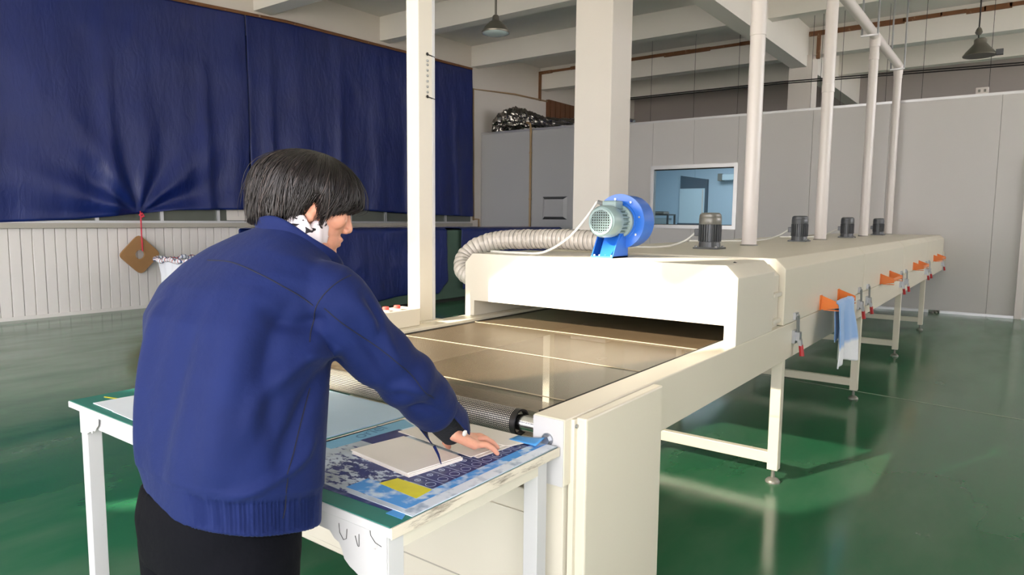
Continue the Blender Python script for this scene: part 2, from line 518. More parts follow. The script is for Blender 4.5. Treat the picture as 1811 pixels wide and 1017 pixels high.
# ---- left wall: boarded dado, sill, strip window, tarpaulins
n = 0
y = 0.4
bm_ = None
while y < 12.5:
    if bm_ is None:
        o = MB().box((XL, y, .02), (XL+.022, y+.128, 1.215)).build('board', 'board', wl, bevel=.005)
        bm_ = (o, y)
    else:
        o = bm_[0].copy(); COL.objects.link(o); o.parent = wl; o.location = (random.uniform(-.003, .003), y - bm_[1], 0)
    y += .135
o = MB().box((XL, .3, 0), (XL+.035, 12.5, .05)).build('baseboard_left', 'board'); tag(o, kind='structure')
o = MB().box((XL, .3, 1.215), (XL+.10, 12.55, 1.285)).build('trim_1', 'sill', bevel=.006); tag(o, kind='structure')
w1 = MB()
y = 0.6
w1.box((XL, .5, 1.285), (XL+.05, 12.5, 1.32)); w1.box((XL, .5, 4.4), (XL+.05, 12.5, 4.46))
k = 0
while y < 12.5:
    w1.box((XL, y, 1.32), (XL+.045, y+.05, 4.4)); y += 0.92
w1 = w1.build('window_2', 'alu'); tag(w1, kind='structure')
y = 0.65
while y < 12.2:
    MB().box((XL+.004, y, 1.32), (XL+.018, y+.87, 4.4)).build('pane', 'glass_dark', w1); y += .92
MB().box((XL+.02, 6.30, 1.33), (XL+.03, 6.72, 1.62)).build('paper_sheet', 'paper', w1)

def interp(xs, ys, x): return float(np.interp(x, xs, ys))
def tarp(y0, y1, ny, nz, seed, gather=None):
    by = [0, 3.15, 4.0, 4.87, 5.36, 6.77, 9.2, 10.4, 12.6]; bz = [1.25, 1.295, 1.335, 1.425, 1.485, 1.515, 1.535, 1.485, 1.44]
    ty = [0, 5.34, 7.47, 12.6]; tz = [4.5, 4.63, 4.77, 4.85]
    r = np.random.default_rng(seed)
    ph = r.uniform(0, 6.28, 12); P = []
    for i in range(ny+1):
        yy = y0 + (y1-y0)*i/ny; row = []
        for j in range(nz+1):
            v = j/nz; zb = interp(by, bz, yy); zt = interp(ty, tz, yy); z = zt + (zb-zt)*v
            x = 0.09 + .05*v
            amp = .2 + .8*v
            # hanging pleats
            x += amp*(.020*math.sin(3.1*yy+ph[0]+.4*math.sin(z)) + .012*math.sin(6.7*yy+ph[1]+.6*v) + .007*math.sin(13*yy+ph[2]+1.2*v))
            for q in range(4):
                yc = y0 + (y1-y0)*(.12+.25*q) + .25*math.sin(ph[3+q]); d = (yy-yc-.12*v*math.cos(ph[5+q]))/.10
                x += .035*math.exp(-d*d)*min(1, v*1.6)
            x += .010*mnoise.noise(Vector((yy*1.1, z*.9, seed))) + .010*mnoise.noise(Vector((yy*4, z*2.0, seed+5)))
            if gather:
                dy = yy-gather[0]; dz = z-gather[1]; d = math.hypot(dy, dz); a = math.atan2(dy, max(dz, 0.001))
                w = math.exp(-d/1.6)
                x += w*.05*math.sin(a*9+.5)*min(1, d/.4) - .05*math.exp(-(d/.25)**2)
            row.append((XL + x, yy, z))
        P.append(row)
    return P
mb = MB().grid(tarp(0.5, 6.70, 190, 90, 3, (4.87, 1.42)))
t1 = mb.build('tarpaulin', 'tarp', loc=(XL, 3.6, 1.3), smooth=True)
tag(t1, 'large blue tarpaulin tied down with red string over the boarded wall', 'tarp')
mb = MB().grid(tarp(6.71, 12.52, 170, 90, 8))
t2 = mb.build('tarpaulin', 'tarp', loc=(XL, 9.6, 1.4), smooth=True)
tag(t2, 'second blue tarpaulin hanging behind the steel post, ending near the corner', 'tarp')
for o in (t1, t2):
    md = o.modifiers.new('thickness', 'SOLIDIFY'); md.thickness = .004
o = MB().tube([(XL+.10, 0.5, 4.50), (XL+.10, 5.34, 4.645), (XL+.10, 7.47, 4.775), (XL+.10, 12.5, 4.855)], .028, 6).build('batten', 'brown', loc=(XL, 6, 4.6))
tag(o, 'brown timber batten nailed along the top of the blue tarpaulins', 'batten')
# red strings and the cardboard square
st = MB().tube(crom([(XL+.12, 4.87, 1.46), (XL+.14, 4.865, 1.40), (XL+.15, 4.86, 1.10), (XL+.15, 4.865, .87)]), .011, 6)
st.tube([(XL+.13, 4.85, 1.40), (XL+.16, 4.88, 1.43), (XL+.16, 4.90, 1.39), (XL+.13, 4.87, 1.37)], .016, 6)
o = st.build('string', 'string', loc=(XL, 4.87, .87)); tag(o, 'red string tied to the tarpaulin holding the brown cardboard square', 'string')
st = MB().tube(crom([(XL+.12, 6.72, 1.55), (XL+.15, 6.73, 1.42), (XL+.14, 6.72, 1.27)]), .014, 6)
o = st.build('string', 'string', loc=(XL, 6.72, 1.27)); tag(o, 'short red string hanging under the tarpaulin beside the head of the worker', 'string')
# cardboard: rounded square turned on its corner with a round hole
def card():
    cx, cy = 4.835, .82; R = .30; mb = MB(); N = 64
    out = []; inn = []
    for k in range(N):
        a = 2*PI*k/N
        q = (abs(math.cos(a))**8 + abs(math.sin(a))**8) ** (-1/8)
        px, py = q*math.cos(a)*.215, q*math.sin(a)*.215
        ca, sa = math.cos(.80), math.sin(.80)
        out.append((cy + 0, 0) and (px*ca-py*sa, px*sa+py*ca)); inn.append((.068*math.cos(a+.80), .068*math.sin(a+.80)))
    vs = []
    for x in (XL+.10, XL+.135):
        vs += [(x, cx+p[0], cy+p[1]) for p in out] + [(x, cx+p[0], cy+p[1]) for p in inn]
    fs = []
    for k in range(N):
        j = (k+1) % N
        fs += [(k, j, N+j, N+k), (2*N+k, 3*N+k, 3*N+j, 2*N+j), (k, 2*N+k, 2*N+j, j), (N+k, N+j, 3*N+j, 3*N+k)]
    return mb.add(vs, fs)
o = card().build('cardboard_square', 'card', loc=(XL+.1, 4.83, .5)); tag(o, 'brown cardboard square with a round hole hanging on its corner', 'cardboard')

# conduit and stains on the left wall
cd = MB().tube([(XL+.03, 12.66, 1.35), (XL+.03, 12.64, 4.43), (XL+.03, 14.3, 4.55), (XL+.03, 17.0, 4.60)], .022, 8)
cd.tube([(XL+.03, 12.66, 1.38), (XL+.03, 12.86, 1.38), (XL+.03, 12.86, 1.05)], .02, 8)
o = cd.build('wall_conduit', 'conduit', loc=(XL, 12.6, 1.3), smooth=True); tag(o, 'ochre conduit running up the cream wall beside the tarpaulin edge', 'pipe')
o = MB().box((XL, 15.75, 4.02), (XL+.10, 17.05, 4.62)).build('vent_board', 'brownboard', loc=(XL, 16, 4)); tag(o, 'brown slatted timber board on the wall above the foil duct', 'board')
for k in range(5):
    MB().box((XL+.10, 15.80+k*.25, 4.04), (XL+.125, 15.93+k*.25, 4.60)).build('slat', 'brownboard', o)
br = MB()
random.seed(3)
def trunk(mb, x0, x1, y, z):
    x = x0
    while x < x1:
        l = random.uniform(.25, .8); mb.box((x, y-.045, z-random.uniform(.05, .08)), (min(x1, x+l), y, z+random.uniform(.0, .02))); x += l*random.uniform(.9, 1.0)
trunk(br, XL+.02, XRW, 15.45, 5.30)
br.box((XL, 15.38, 4.55), (XL+.05, 15.45, 5.30)); br.box((-3.66, 15.36, 4.75), (-3.60, 15.45, 5.28))
o = br.build('cable_trunking', 'brown', loc=(-4, 15.4, 5.2)); tag(o, 'rusty brown cable trunking along the far ceiling beam', 'trunking')

# ---- grey partition of sandwich panels, with its window
WX0, WX1, WZ0, WZ1 = -5.86, -4.20, 1.26, 2.42
pm = MB()
pm.box((-7.45, YP, 3.26), (XRW, YP+.10, 3.30)); pm.box((-7.45, YP-.012, 0), (-1.1, YP, .04)); pm.box((-.95, YP-.012, 0), (XRW, YP, .04))
part = pm.build('wall_partition', 'alu'); tag(part, kind='structure')
edges = [-7.45, -6.75, WX0, -5.03, WX1, -2.95, -1.80, -.36, .84, 1.99, 3.14, 4.29, 5.44, XRW]
for a, b in zip(edges[:-1], edges[1:]):
    g = .0015
    if WX0 - .01 <= a and b <= WX1 + .01:
        MB().box((a+g, YP, .04), (b-g, YP+.08, WZ0)).build('panel', 'panel', part, bevel=.003)
        MB().box((a+g, YP, WZ1), (b-g, YP+.08, 3.26)).build('panel', 'panel', part, bevel=.003)
    else:
        MB().box((a+g, YP, .04), (b-g, YP+.08, 3.26)).build('panel', 'panel', part, bevel=.003)
wf = MB()
f = .05
wf.box((WX0-.02, YP-.02, WZ0-.02), (WX1+.02, YP+.09, WZ0+f)); wf.box((WX0-.02, YP-.02, WZ1-f), (WX1+.02, YP+.09, WZ1+.02))
wf.box((WX0-.02, YP-.02, WZ0+f), (WX0+f, YP+.09, WZ1-f)); wf.box((WX1-f, YP-.02, WZ0+f), (WX1+.02, YP+.09, WZ1-f))
w1o = wf.build('window_1', 'alu'); tag(w1o, kind='structure')
MB().box((WX0+f, YP+.03, WZ0+f), (WX1-f, YP+.036, WZ1-f)).build('pane', 'glass', w1o)
gk = MB(); 
for a, b in (((WX0+f-.012, YP+.02, WZ1-f-.02), (WX1-f+.012, YP+.045, WZ1-f+.002)), ((WX0+f-.012, YP+.02, WZ0+f-.002), (WX1-f+.012, YP+.045, WZ0+f+.012))):
    gk.box(a, b)
gk.build('gasket', 'dark_gap', w1o)
# the room behind the window
rm = MB()
RX0, RX1, RY1, RZ1 = -7.6, -3.2, 16.2, 3.05
rm.box((RX0-.05, YP+.1, 0), (RX0, RY1, RZ1)); rm.box((RX1, YP+.1, 0), (RX1+.05, RY1, RZ1)); rm.box((RX0, RY1, 0), (RX1, RY1+.05, RZ1))
rm.box((RX0-.05, YP+.1, RZ1), (RX1+.05, RY1+.05, RZ1+.05))
rmo = rm.build('wall_inner_room', 'room_blue'); tag(rmo, kind='structure')
for k in range(4):
    MB().box((RX0+.005+k*1.1, RY1-.012, .02), (RX0+1.095+k*1.1, RY1, RZ1-.02)).build('panel', 'room_blue', rmo, bevel=.003)
lt = MB().box((-6.2, 13.6, RZ1-.06), (-5.0, 14.8, RZ1-.002))
mlt, nt_, pl_ = new_mat('lit_panel_diffuser'); pl_.inputs['Emission Color'].default_value = (0.85, .95, 1, 1); pl_.inputs['Emission Strength'].default_value = 7.5
lo = lt.build('ceiling_light', mlt, loc=(-5.6, 14.2, RZ1)); tag(lo, 'lit ceiling panel inside the small room behind the window', 'light')
# inner door panel with shutter, air conditioner, side table in that room
d1 = thing('inner_door', 'pale sliding door with a dark slate head panel seen through the window', 'door', (-6.5, RY1-.08, 0))
MB().prism([(-6.85, RY1-.06, 2.17), (-6.17, RY1-.06, 2.17), (-6.17, RY1-.06, 2.385), (-6.85, RY1-.06, 2.49)], (0, .045, 0)).build('head_panel', 'room_dark', d1)
MB().box((-6.85, RY1-.10, .72), (-6.20, RY1-.04, 2.17)).build('door_leaf', 'room_board', d1, bevel=.004)
MB().box((-6.27, RY1-.115, 1.36), (-6.24, RY1-.10, 2.15)).build('handle_strip', 'pvc', d1)
MB().box((-6.20, RY1-.12, .66), (-6.15, RY1-.014, 2.385)).build('door_jamb', 'room_dark', d1)
MB().box((-6.88, RY1-.12, 1.28), (-6.15, RY1-.014, 1.33)).build('door_track', 'room_dark', d1)
ac = thing('air_conditioner', 'small white wall unit with a grey end high on the inner room wall', 'air conditioner', (-5.6, RY1-.2, 2.33))
MB().box((-5.76, RY1-.22, 2.34), (-5.05, RY1-.014, 2.49)).build('body', 'room_board', ac, bevel=.015)
MB().box((-5.86, RY1-.23, 2.33), (-5.76, RY1-.014, 2.50)).build('end_cap', 'motor_cap', ac, bevel=.006)
tb = thing('side_table', 'dark framed little table inside the room behind the window', 'table', (-6.5, 14.2, 0))
MB().box((-6.78, 14.0, 1.50), (-6.20, 14.4, 1.53)).build('tabletop', 'motor_dark', tb)
for x in (-6.77, -6.235):
    for y in (14.0, 14.365):
        MB().box((x, y, 0), (x+.035, y+.035, 1.50)).build('leg', 'motor_dark', tb)
MB().box((-6.60, 14.05, .9), (-6.27, 14.35, 1.44)).build('drawer_box', 'room_board', tb, bevel=.01)
pr = thing('printer', 'small grey machine standing on the dark framed table behind the window', 'printer', (-6.5, 14.2, 1.53))
MB().box((-6.55, 14.05, 1.53), (-6.33, 14.35, 1.575)).build('body', 'motor_cap', pr, bevel=.01)
MB().box((-6.54, 14.06, 1.575), (-6.34, 14.34, 1.590)).build('lid', 'motor_dark', pr, bevel=.005)

# door frame at the right edge
d2 = MB().box((-.02, YP-.05, 0), (.07, YP+.10, 2.33)).box((.07, YP-.05, 2.25), (1.10, YP+.10, 2.33)).box((1.10, YP-.05, 0), (1.19, YP+.10, 2.33)).build('door_1', 'pvc', bevel=.005)
tag(d2, kind='structure')
MB().box((.07, YP-.03, .02), (1.10, YP-.001, 2.25)).build('door_leaf', 'panel', d2)
MB().tube([(.16, YP-.07, 1.02), (.28, YP-.07, 1.02)], .012, 8).build('door_handle', 'steel', d2)
so = thing('socket', 'tiny white cable junction box hanging above the partition top', 'socket', (-.62, YP+.2, 3.36))
MB().box((-.70, YP+.06, 3.30), (-.54, YP+.12, 3.40)).build('plate', 'pvc', so, bevel=.005)
MB().box((-.67, YP+.05, 3.33), (-.64, YP+.06, 3.37)).build('outlet', 'motor_cap', so)
MB().box((-.60, YP+.05, 3.33), (-.57, YP+.06, 3.37)).build('outlet', 'motor_cap', so)

# ---- left cabin: grey panels, hatch, foil duct, thin pipe
YC = 12.97
pl = MB().box((XL+.002, YC, 3.40), (-7.53, YC+.12, 3.45)).build('wall_cabin', 'alu'); tag(pl, kind='structure')
for a, b in ((XL+.01, -9.14), (-9.12, -7.53)):
    MB().box((a, YC, 0), (b, YC+.08, 3.40)).build('panel', 'panel_left', pl, bevel=.004)
MB().box((-7.53, YP+.1, 0), (-7.45, YC, 3.4)).build('panel', 'panel_left', pl, bevel=.004)
hx = [(-8.80, 1.90), (-8.14, 1.90), (-8.14, 1.39), (-8.80, 1.39)]
hd = thing('hatch_cover', 'square embossed grey hatch set in the cabin panel', 'hatch', (-8.47, YC, 1.39))
inn = [(-8.72, 1.84), (-8.22, 1.84), (-8.22, 1.45), (-8.72, 1.45)]
hm = MB()
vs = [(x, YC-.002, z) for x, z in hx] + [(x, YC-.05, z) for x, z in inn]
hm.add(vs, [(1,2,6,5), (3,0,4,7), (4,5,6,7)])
hm.build('raised_frame', 'panel_left', hd)
MB().add(vs, [(0,1,5,4)]).build('shaded_bevel', 'motor_dark', hd); MB().add(vs, [(2,3,7,6)]).build('shaded_bevel', 'motor_dark', hd)  # top and bottom bevels coloured dark grey to stand for their shading
MB().box((-8.68, YC-.056, 1.48), (-8.26, YC-.05, 1.81)).build('cover_plate', 'panel_left', hd, bevel=.003)
tp = MB().tube([(-9.13, YC-.035, 0.2), (-9.13, YC-.035, 3.42), (-9.16, YC-.02, 3.55), (-9.3, YC+.05, 3.60)], .026, 10)
for z in (1.85, 2.9): tp.tube([(-9.13, YC-.035, z-.02), (-9.13, YC-.035, z+.02)], .034, 10)
o = tp.build('drain_pipe', 'conduit', loc=(-9.13, YC, .2), smooth=True, angle=.6); tag(o, 'thin ivory pipe running down the seam of the grey cabin', 'pipe')
# foil duct: crumpled flexible tube lying on the cabin roof
def foil():
    path = crom([(-10.45, 13.25, 3.50), (-10.25, 13.28, 3.68), (-9.75, 13.3, 3.76), (-9.35, 13.32, 3.70), (-8.8, 13.35, 3.58), (-7.7, 13.4, 3.52)], 14)
    rad = np.interp(np.linspace(0, 1, len(path)), [0, .12, .35, .5, .7, 1], [.08, .20, .26, .2, .13, .10])
    N = 48; vs = []; fs = []
    for i, p in enumerate(path):
        for k in range(N):
            a = 2*PI*k/N
            q = Vector((0, math.cos(a), math.sin(a)))
            w = 1 + .22*mnoise.noise(Vector((p.x*9, a*3.0, 1))) + .16*abs(mnoise.noise(Vector((p.x*20, a*7, 4)))) + .05*math.sin(i*1.9)
            vs.append(p + q*rad[i]*w)
    for i in range(len(path)-1):
        for k in range(N): fs.append((i*N+k, i*N+(k+1) % N, (i+1)*N+(k+1) % N, (i+1)*N+k))
    fs.append(tuple(range(N))); fs.append(tuple((len(path)-1)*N+k for k in range(N)))
    return MB().add(vs, fs)
MT['foil'] = mat('crumpled_foil', srgb(150, 146, 140), 0.22, metal=1.0, var=0.15, vscale=12, bump=0.9, bscale=14)
o = foil().build('foil_duct', 'foil', loc=(-9.5, 13.3, 3.45)); tag(o, 'crumpled silver foil duct lying on top of the grey cabin', 'duct')

# ---- overhead: cables, hanger wires, far silver pipe, lamps
cb = MB()
for dz in (0, .035):
    cb.tube([(-7.6, 13.8, 4.02+dz), (-3.9, 13.8, 4.015+dz), (-.2, 13.8, 3.91+dz), (XRW, 13.8, 3.80+dz)], .012, 6)
o = cb.build('overhead_cable', 'cable_black', loc=(-3, 13.8, 4)); tag(o, 'pair of black cables strung across above the partition', 'cable')
for i, x in enumerate((-6.6, -5.65, -4.75, -3.35, -3.2, -2.85, -2.1, -1.55, -.6)):
    o = MB().tube([(x, 13.82+.04*(i % 3), 3.3), (x, 13.82+.04*(i % 3), ZC)], .004, 5).build('hanger_wire', 'cable_black', loc=(x, 13.82, 3.3))
    tag(o, ['first', 'second', 'third', 'fourth', 'fifth', 'sixth', 'seventh', 'eighth', 'ninth'][i] + ' thin hanger wire counted rightward from the blower pillar, behind the partition', 'wire', 'hanger wires behind the partition')
o = MB().tube([(-7.2, 12.75, 3.60), (-6.3, 12.46, 3.335)], .035, 10).build('silver_pipe', 'chrome', loc=(-6.8, 12.9, 3.3), smooth=True, angle=.6)
tag(o, 'short bright silver pipe sloping down behind the pillar onto the partition', 'pipe')
l1 = thing('pendant_lamp', 'bell shaped pendant lamp with milky glass hanging left of the pillar', 'lamp', (-6.6, 8.4, 4.2), 'pendant lamps')
MB().tube([(-6.6, 8.4, 4.45), (-6.6, 8.4, 5.40)], .018, 8).build('rod', 'lampmetal', l1)
MB().lathe((-6.6, 8.4, 4.19), [(.21, .0), (.215, .02), (.17, .09), (.10, .16), (.055, .19), (.05, .25), (.03, .27), (.0, .28)], n=28).build('shade', 'lampmetal', l1, smooth=True, angle=.7)
MB().lathe((-6.6, 8.4, 4.17), [(.0, -.02), (.12, -.01), (.20, .018), (.20, .03), (.0, .03)], n=28).build('diffuser', 'lampglass', l1, smooth=True)
l2 = thing('pendant_lamp', 'wide dark pendant lamp on a thin cord above the right partition', 'lamp', (-.77, 13.8, 4.1), 'pendant lamps')
MB().tube([(-.79, 13.8, 4.40), (-.79, 13.8, 4.95), (-.80, 13.8, 5.40)], .012, 6).build('cord', 'cable_black', l2)
MB().lathe((-.79, 13.8, 4.46), [(.0, 0), (.03, .0), (.055, .04), (.04, .09), (.02, .12), (0, .13)], n=16).build('cord_grip', 'lampmetal', l2, smooth=True, angle=.7)
MB().lathe((-.76, 13.8, 4.12), [(.235, 0), (.24, .012), (.20, .07), (.13, .15), (.09, .20), (.09, .26), (.07, .28), (0, .285)], n=28).build('shade', 'lampmetal', l2, smooth=True, angle=.7)
MB().box((-.54, 13.74, 4.11), (-.44, 13.86, 4.19)).build('side_clip', 'motor_dark', l2)
# ================================================================ THE CONVEYOR OVEN
XR, XM = -.956, -2.483           # right and left faces
ZR, ZB = .8605, .671             # rail top, beam bottom
YE = 1.528                       # near end
OV = thing('conveyor_oven', 'long cream conveyor drying oven with a dark mesh belt running to the far wall', 'oven', ((XR+XM)/2, 1.6, 0))
for x0, x1 in ((XR-.102, XR), (XM, XM+.133)):
    MB().box((x0, YE, ZB), (x1, 12.40, ZR)).build('side_rail', 'cream', OV, bevel=.004)
MB().box((XM+.1, 3.62, ZB+.002), (XR-.1, 12.40, ZB+.02)).build('bottom_pan', 'cream', OV)
MB().box((XR-.101, YE-.002, ZB+.001), (XR-.002, YE, ZR-.003)).build('end_plate', 'white_paint', OV)
# roller and belt
RY, RZ, RR = 1.585, .806, .036
MB().tube([(XM+.13, RY, RZ), (XR-.105, RY, RZ)], .024, 24).build('roller', 'chrome', OV, smooth=True, angle=.6)
bo = MB().lathe((XR-.052, YE-.002, .797), [(.0, -.012), (.012, -.012), (.013, 0)], axis=(0, 1, 0), n=6)
bo.lathe((XR-.052, YE-.002, .797), [(.018, -.004), (.018, 0)], axis=(0, 1, 0), n=20)
bo.build('axle_bolt', 'steel', OV)
BX0, BX1, BZ = XM+.140, XR-.125, .8435
def uvmesh(o, P, L):
    pass
def belt_obj(name, pts_yz, m, parent, x0=BX0, x1=BX1, nx=2):
    """belt strip swept across x along a yz path; UV in metres"""
    me = bpy.data.meshes.new(name); off = Vector(parent['_w'])
    vs = []; fs = []; uv = []
    L = [0]
    for a, b in zip(pts_yz[:-1], pts_yz[1:]): L.append(L[-1] + math.dist(a, b))
    for i, (y, z) in enumerate(pts_yz):
        for j in range(nx):
            x = x0 + (x1-x0)*j/(nx-1); vs.append(tuple(Vector((x, y, z)) - off)); uv.append((x, L[i]))
    for i in range(len(pts_yz)-1):
        for j in range(nx-1): fs.append((i*nx+j, i*nx+j+1, (i+1)*nx+j+1, (i+1)*nx+j))
    me.from_pydata(vs, [], fs)
    lay = me.uv_layers.new(name='UVMap')
    for p in me.polygons:
        for li in p.loop_indices: lay.data[li].uv = uv[me.loops[li].vertex_index]
        p.use_smooth = True
    me.materials.append(MT[m]); o = bpy.data.objects.new(name, me); COL.objects.link(o); o.parent = parent; o['_w'] = tuple(off)
    if m != 'belt':
        md = o.modifiers.new('thickness', 'SOLIDIFY'); md.thickness = .0015; md.offset = -1
    return o
bt = belt_obj('mesh_belt', [(y, BZ) for y in np.linspace(RY+.01, 12.3, 34)], 'belt', OV)
wrap = [(RY + .010, BZ-.002)] + [(RY + RR*1.0*math.sin(a)*-1, RZ + RR*math.cos(a)) for a in np.linspace(0.05, PI, 14)] + [(RY+.3, RZ-RR), (3.4, RZ-RR)]
NX1 = -1.140
belt_obj('belt_nose', wrap[:-2], 'belt_wrap', OV, BX0, NX1)
belt_obj('belt_return', [(RY, RZ-RR), (RY+.25, RZ-RR), (RY+.4, RZ-RR-.02)], 'belt', OV)
MB().lathe((NX1-.018, RY, RZ), [(RR+.0015, 0), (RR+.0035, 0), (RR+.0035, .018), (RR-.002, .018), (RR-.002, 0)], axis=(1, 0, 0), n=28, caps=False).build('belt_edge_band', 'cable_black', OV, smooth=True, angle=.6)
MB().box((BX1-.012, RY+.02, BZ-.004), (BX1+.003, 12.0, BZ+.0025)).build('belt_edge_band', 'dark_gap', OV)
MB().box((BX0-.003, RY+.02, BZ-.004), (BX0+.012, 12.0, BZ+.0025)).build('belt_edge_band', 'dark_gap', OV)
MT['joint'] = mat('pale_joint_wire', srgb(170, 154, 128), 0.4)
for yj in (1.745, 2.262, 2.808):
    p = [(x, yj + .004*math.sin(x*3), BZ+.002) for x in np.linspace(BX0+.01, BX1-.01, 12)]
    MB().tube(p, .0018, 5).build('joint_wire', 'joint', bt)
# entry hood with a wide low mouth
CH = .053; ZS, ZT = 1.155, 1.208
def hood_profile(y, mouth=True, ins=0.0, zb=ZR):
    a, b = XM+ins, XR-ins
    P = [(a, y, zb), (a, y, ZS-ins), (a+CH, y, ZT-ins), (b-CH, y, ZT-ins), (b, y, ZS-ins), (b, y, zb)]
    if mouth: P += [(XR-.054, y, zb), (XR-.054, y, .946), (XM+.065, y, .946), (XM+.065, y, zb)]
    return P
hood = MB().prism(hood_profile(2.898), (0, .535, 0)).build('entry_hood', 'cream2', OV, bevel=.003)
MB().tube([(-1.045, 3.10, 1.2085), (-1.03, 3.14, 1.196)], .006, 6).build('paint_chip', 'dark_gap', hood)
MB().prism(hood_profile(3.433, True, .03), (0, .19, 0)).build('hood_neck', 'cream2', OV)
for z in (.885, 1.02):
    MB().box((XR-.035, 3.47, z), (XR-.005, 3.60, z+.022)).build('hood_clip', 'cream2', OV, bevel=.004)
# tunnel covers, one per module
Y0, PITCH_M = 3.625, 2.19
def latch_meshes(y):
    b = MB()
    b.box((XR, y-.03, ZR+.012), (XR+.014, y+.03, ZR+.05)); b.tube([(XR+.012, y-.02, ZR+.035), (XR+.012, y+.02, ZR+.035)], .008, 6)
    b.tube([(XR+.018, y-.016, ZR+.035), (XR+.022, y-.016, ZR-.065)], .005, 6); b.tube([(XR+.018, y+.016, ZR+.035), (XR+.022, y+.016, ZR-.065)], .005, 6)
    b.box((XR, y-.035, ZR-.115), (XR+.016, y+.035, ZR-.045)); b.box((XR+.014, y-.022, ZR-.10), (XR+.036, y+.022, ZR-.055))
    b.prism([(XR+.018, y-.012, ZR-.085), (XR+.04, y-.012, ZR-.095), (XR+.046, y-.012, ZR-.128), (XR+.03, y-.012, ZR-.128)], (0, .034, 0))
    g = MB(); g.tube([(XR+.037, y+.008, ZR-.125), (XR+.046, y+.006, ZR-.185)], [.012, .013], 8)
    return b, g
def handle(y):
    b = MB()
    for yy in (y, y+.50):
        # folded triangular bracket with its round bar
        b.prism([(XR, yy, .955), (XR, yy, .865), (XR+.105, yy, .882), (XR+.105, yy, .915)], (0, .006, 0))
        b.box((XR, yy-.02, .865), (XR+.005, yy+.026, .955))
        b.box((XR+.02, yy, .864), (XR+.105, yy+.03, .869))
    b.tube([(XR+.09, y-.012, .899), (XR+.09, y+.52, .899)], .014, 12)
    return b
tun = []
for i in range(4):
    ya = Y0 + i*PITCH_M
    tu = MB().prism(hood_profile(ya+.006, i == 0, 0, ZR+.002), (0, PITCH_M-.012, 0)).build('tunnel_cover', 'cream', OV, bevel=.004)
    tun.append(tu)
    MB().prism(hood_profile(ya+PITCH_M-.02, False, .008, ZR+.002), (0, .04, 0)).build('seam_gasket', 'cream2', tu)
    hb = handle(ya+.80)
    hb.build('handle_bracket', 'orange', tu)
    for yl in ([ya+.22] if i == 0 else [ya+.17]) + [ya+PITCH_M-.17]:
        b, g = latch_meshes(yl)
        b.build('toggle_latch', 'steel', tu); g.build('latch_grip', 'redgrip', tu)
MB().box((XR, 12.33, .80), (XR+.02, 12.40, .95)).build('end_bracket', 'cream2', OV)
# leg frames
for i in range(5):
    yl = 3.70 + 2.185*i - .025
    for x0 in (XR-.062, XM+.007):
        lg = MB().box((x0, yl, .072), (x0+.055, yl+.055, ZB)).build('leg', 'cream', OV, bevel=.003)
        MB().lathe((x0+.027, yl+.027, 0), [(.038, .0), (.038, .008), (.028, .020), (.011, .028), (.009, .075)], n=20).build('levelling_foot', 'motor_cap', lg, smooth=True, angle=.7)
    MB().box((XM+.06, yl+.008, .105), (XR-.06, yl+.048, .166)).build('cross_brace', 'cream', OV, bevel=.003)
# near end: leg posts, side cover, drive cabinet
for x0 in (XR-.082, XM+.012):
    MB().box((x0, YE+.02, 0), (x0+.07, YE+.09, ZB)).build('leg', 'cream2', OV, bevel=.003)
MB().box((XR-.008, YE+.035, .0), (XR+.010, YE+.10, .855)).build('cover_flange', 'cream', OV, bevel=.002)
sp = MB().box((XR+.004, 1.578, .02), (XR+.040, 2.072, .858)).build('side_cover', 'cream', OV, bevel=.006)
MB().lathe((XR+.011, 1.572, .835), [(.006, 0), (.006, .004), (0, .005)], axis=(1, 0, 0), n=10).build('cover_screw', 'steel', OV)
cb_ = MB().box((XM+.09, 1.60, .127), (XR-.09, 2.10, .60)).build('drive_cabinet', 'cream2', OV, bevel=.006)
MB().box((XM+.12, 1.592, .155), (XR-.12, 1.60, .53)).build('cabinet_door', 'cream2', cb_, bevel=.003)
MB().box((XM+.12, 1.590, .250), (XR-.12, 1.5985, .254)).build('door_seam', 'sill', cb_)

# ---- electric motors on the tunnel roof
def motor(y, x=-1.70):
    z = ZT
    t = thing('fan_motor', '', 'motor', (x, y, z), 'fan motors on the oven roof')
    f = MB().box((x-.085, y-.085, z), (x+.085, y+.085, z+.012)); f.lathe((x, y, z), [(.075, .0), (.07, .045), (.07, .05)], n=24)
    f.build('flange', 'motor_dark', t, bevel=.003)
    b = MB().lathe((x, y, z), [(.064, .045), (.064, .17)], n=32)
    for k in range(26):
        a = 2*PI*k/26; c, s_ = math.cos(a), math.sin(a)
        b.obox((x+c*.06+s_*.003, y+s_*.06-c*.003, z+.05), (c*.016, s_*.016, 0), (-s_*.006, c*.006, 0), (0, 0, .115))
    b.build('finned_body', 'motor_dark', t)
    MB().lathe((x, y, z), [(.072, .165), (.074, .172), (.074, .208), (.072, .212), (.073, .216), (.070, .232), (.058, .243), (0, .245)], n=32).build('fan_cowl', 'motor_cap' if y < 5 else 'motor_dark', t, smooth=True, angle=.5)
    for sx in (-1, 1):
        for sy in (-1, 1):
            MB().lathe((x+sx*.068, y+sy*.068, z+.012), [(.009, 0), (.009, .009), (0, .010)], n=6).build('bolt', 'chrome', t)
    MB().box((x-.10, y-.03, z+.085), (x-.065, y+.03, z+.135)).build('terminal_box', 'motor_dark', t, bevel=.005)
    return t
m0 = motor(4.53)
m0['label'] = 'nearest of the finned motors on the oven roof, with a lighter grey cowl'
m1 = motor(6.86); m1['label'] = 'second finned dark motor from the blower on the oven roof'
m2 = dup_tree(m1, (0, 2.20, 0), 'third finned dark motor from the blower on the oven roof')
m3 = dup_tree(m1, (0, 4.42, 0), 'farthest small dark motor on the oven roof beside the last pipe')
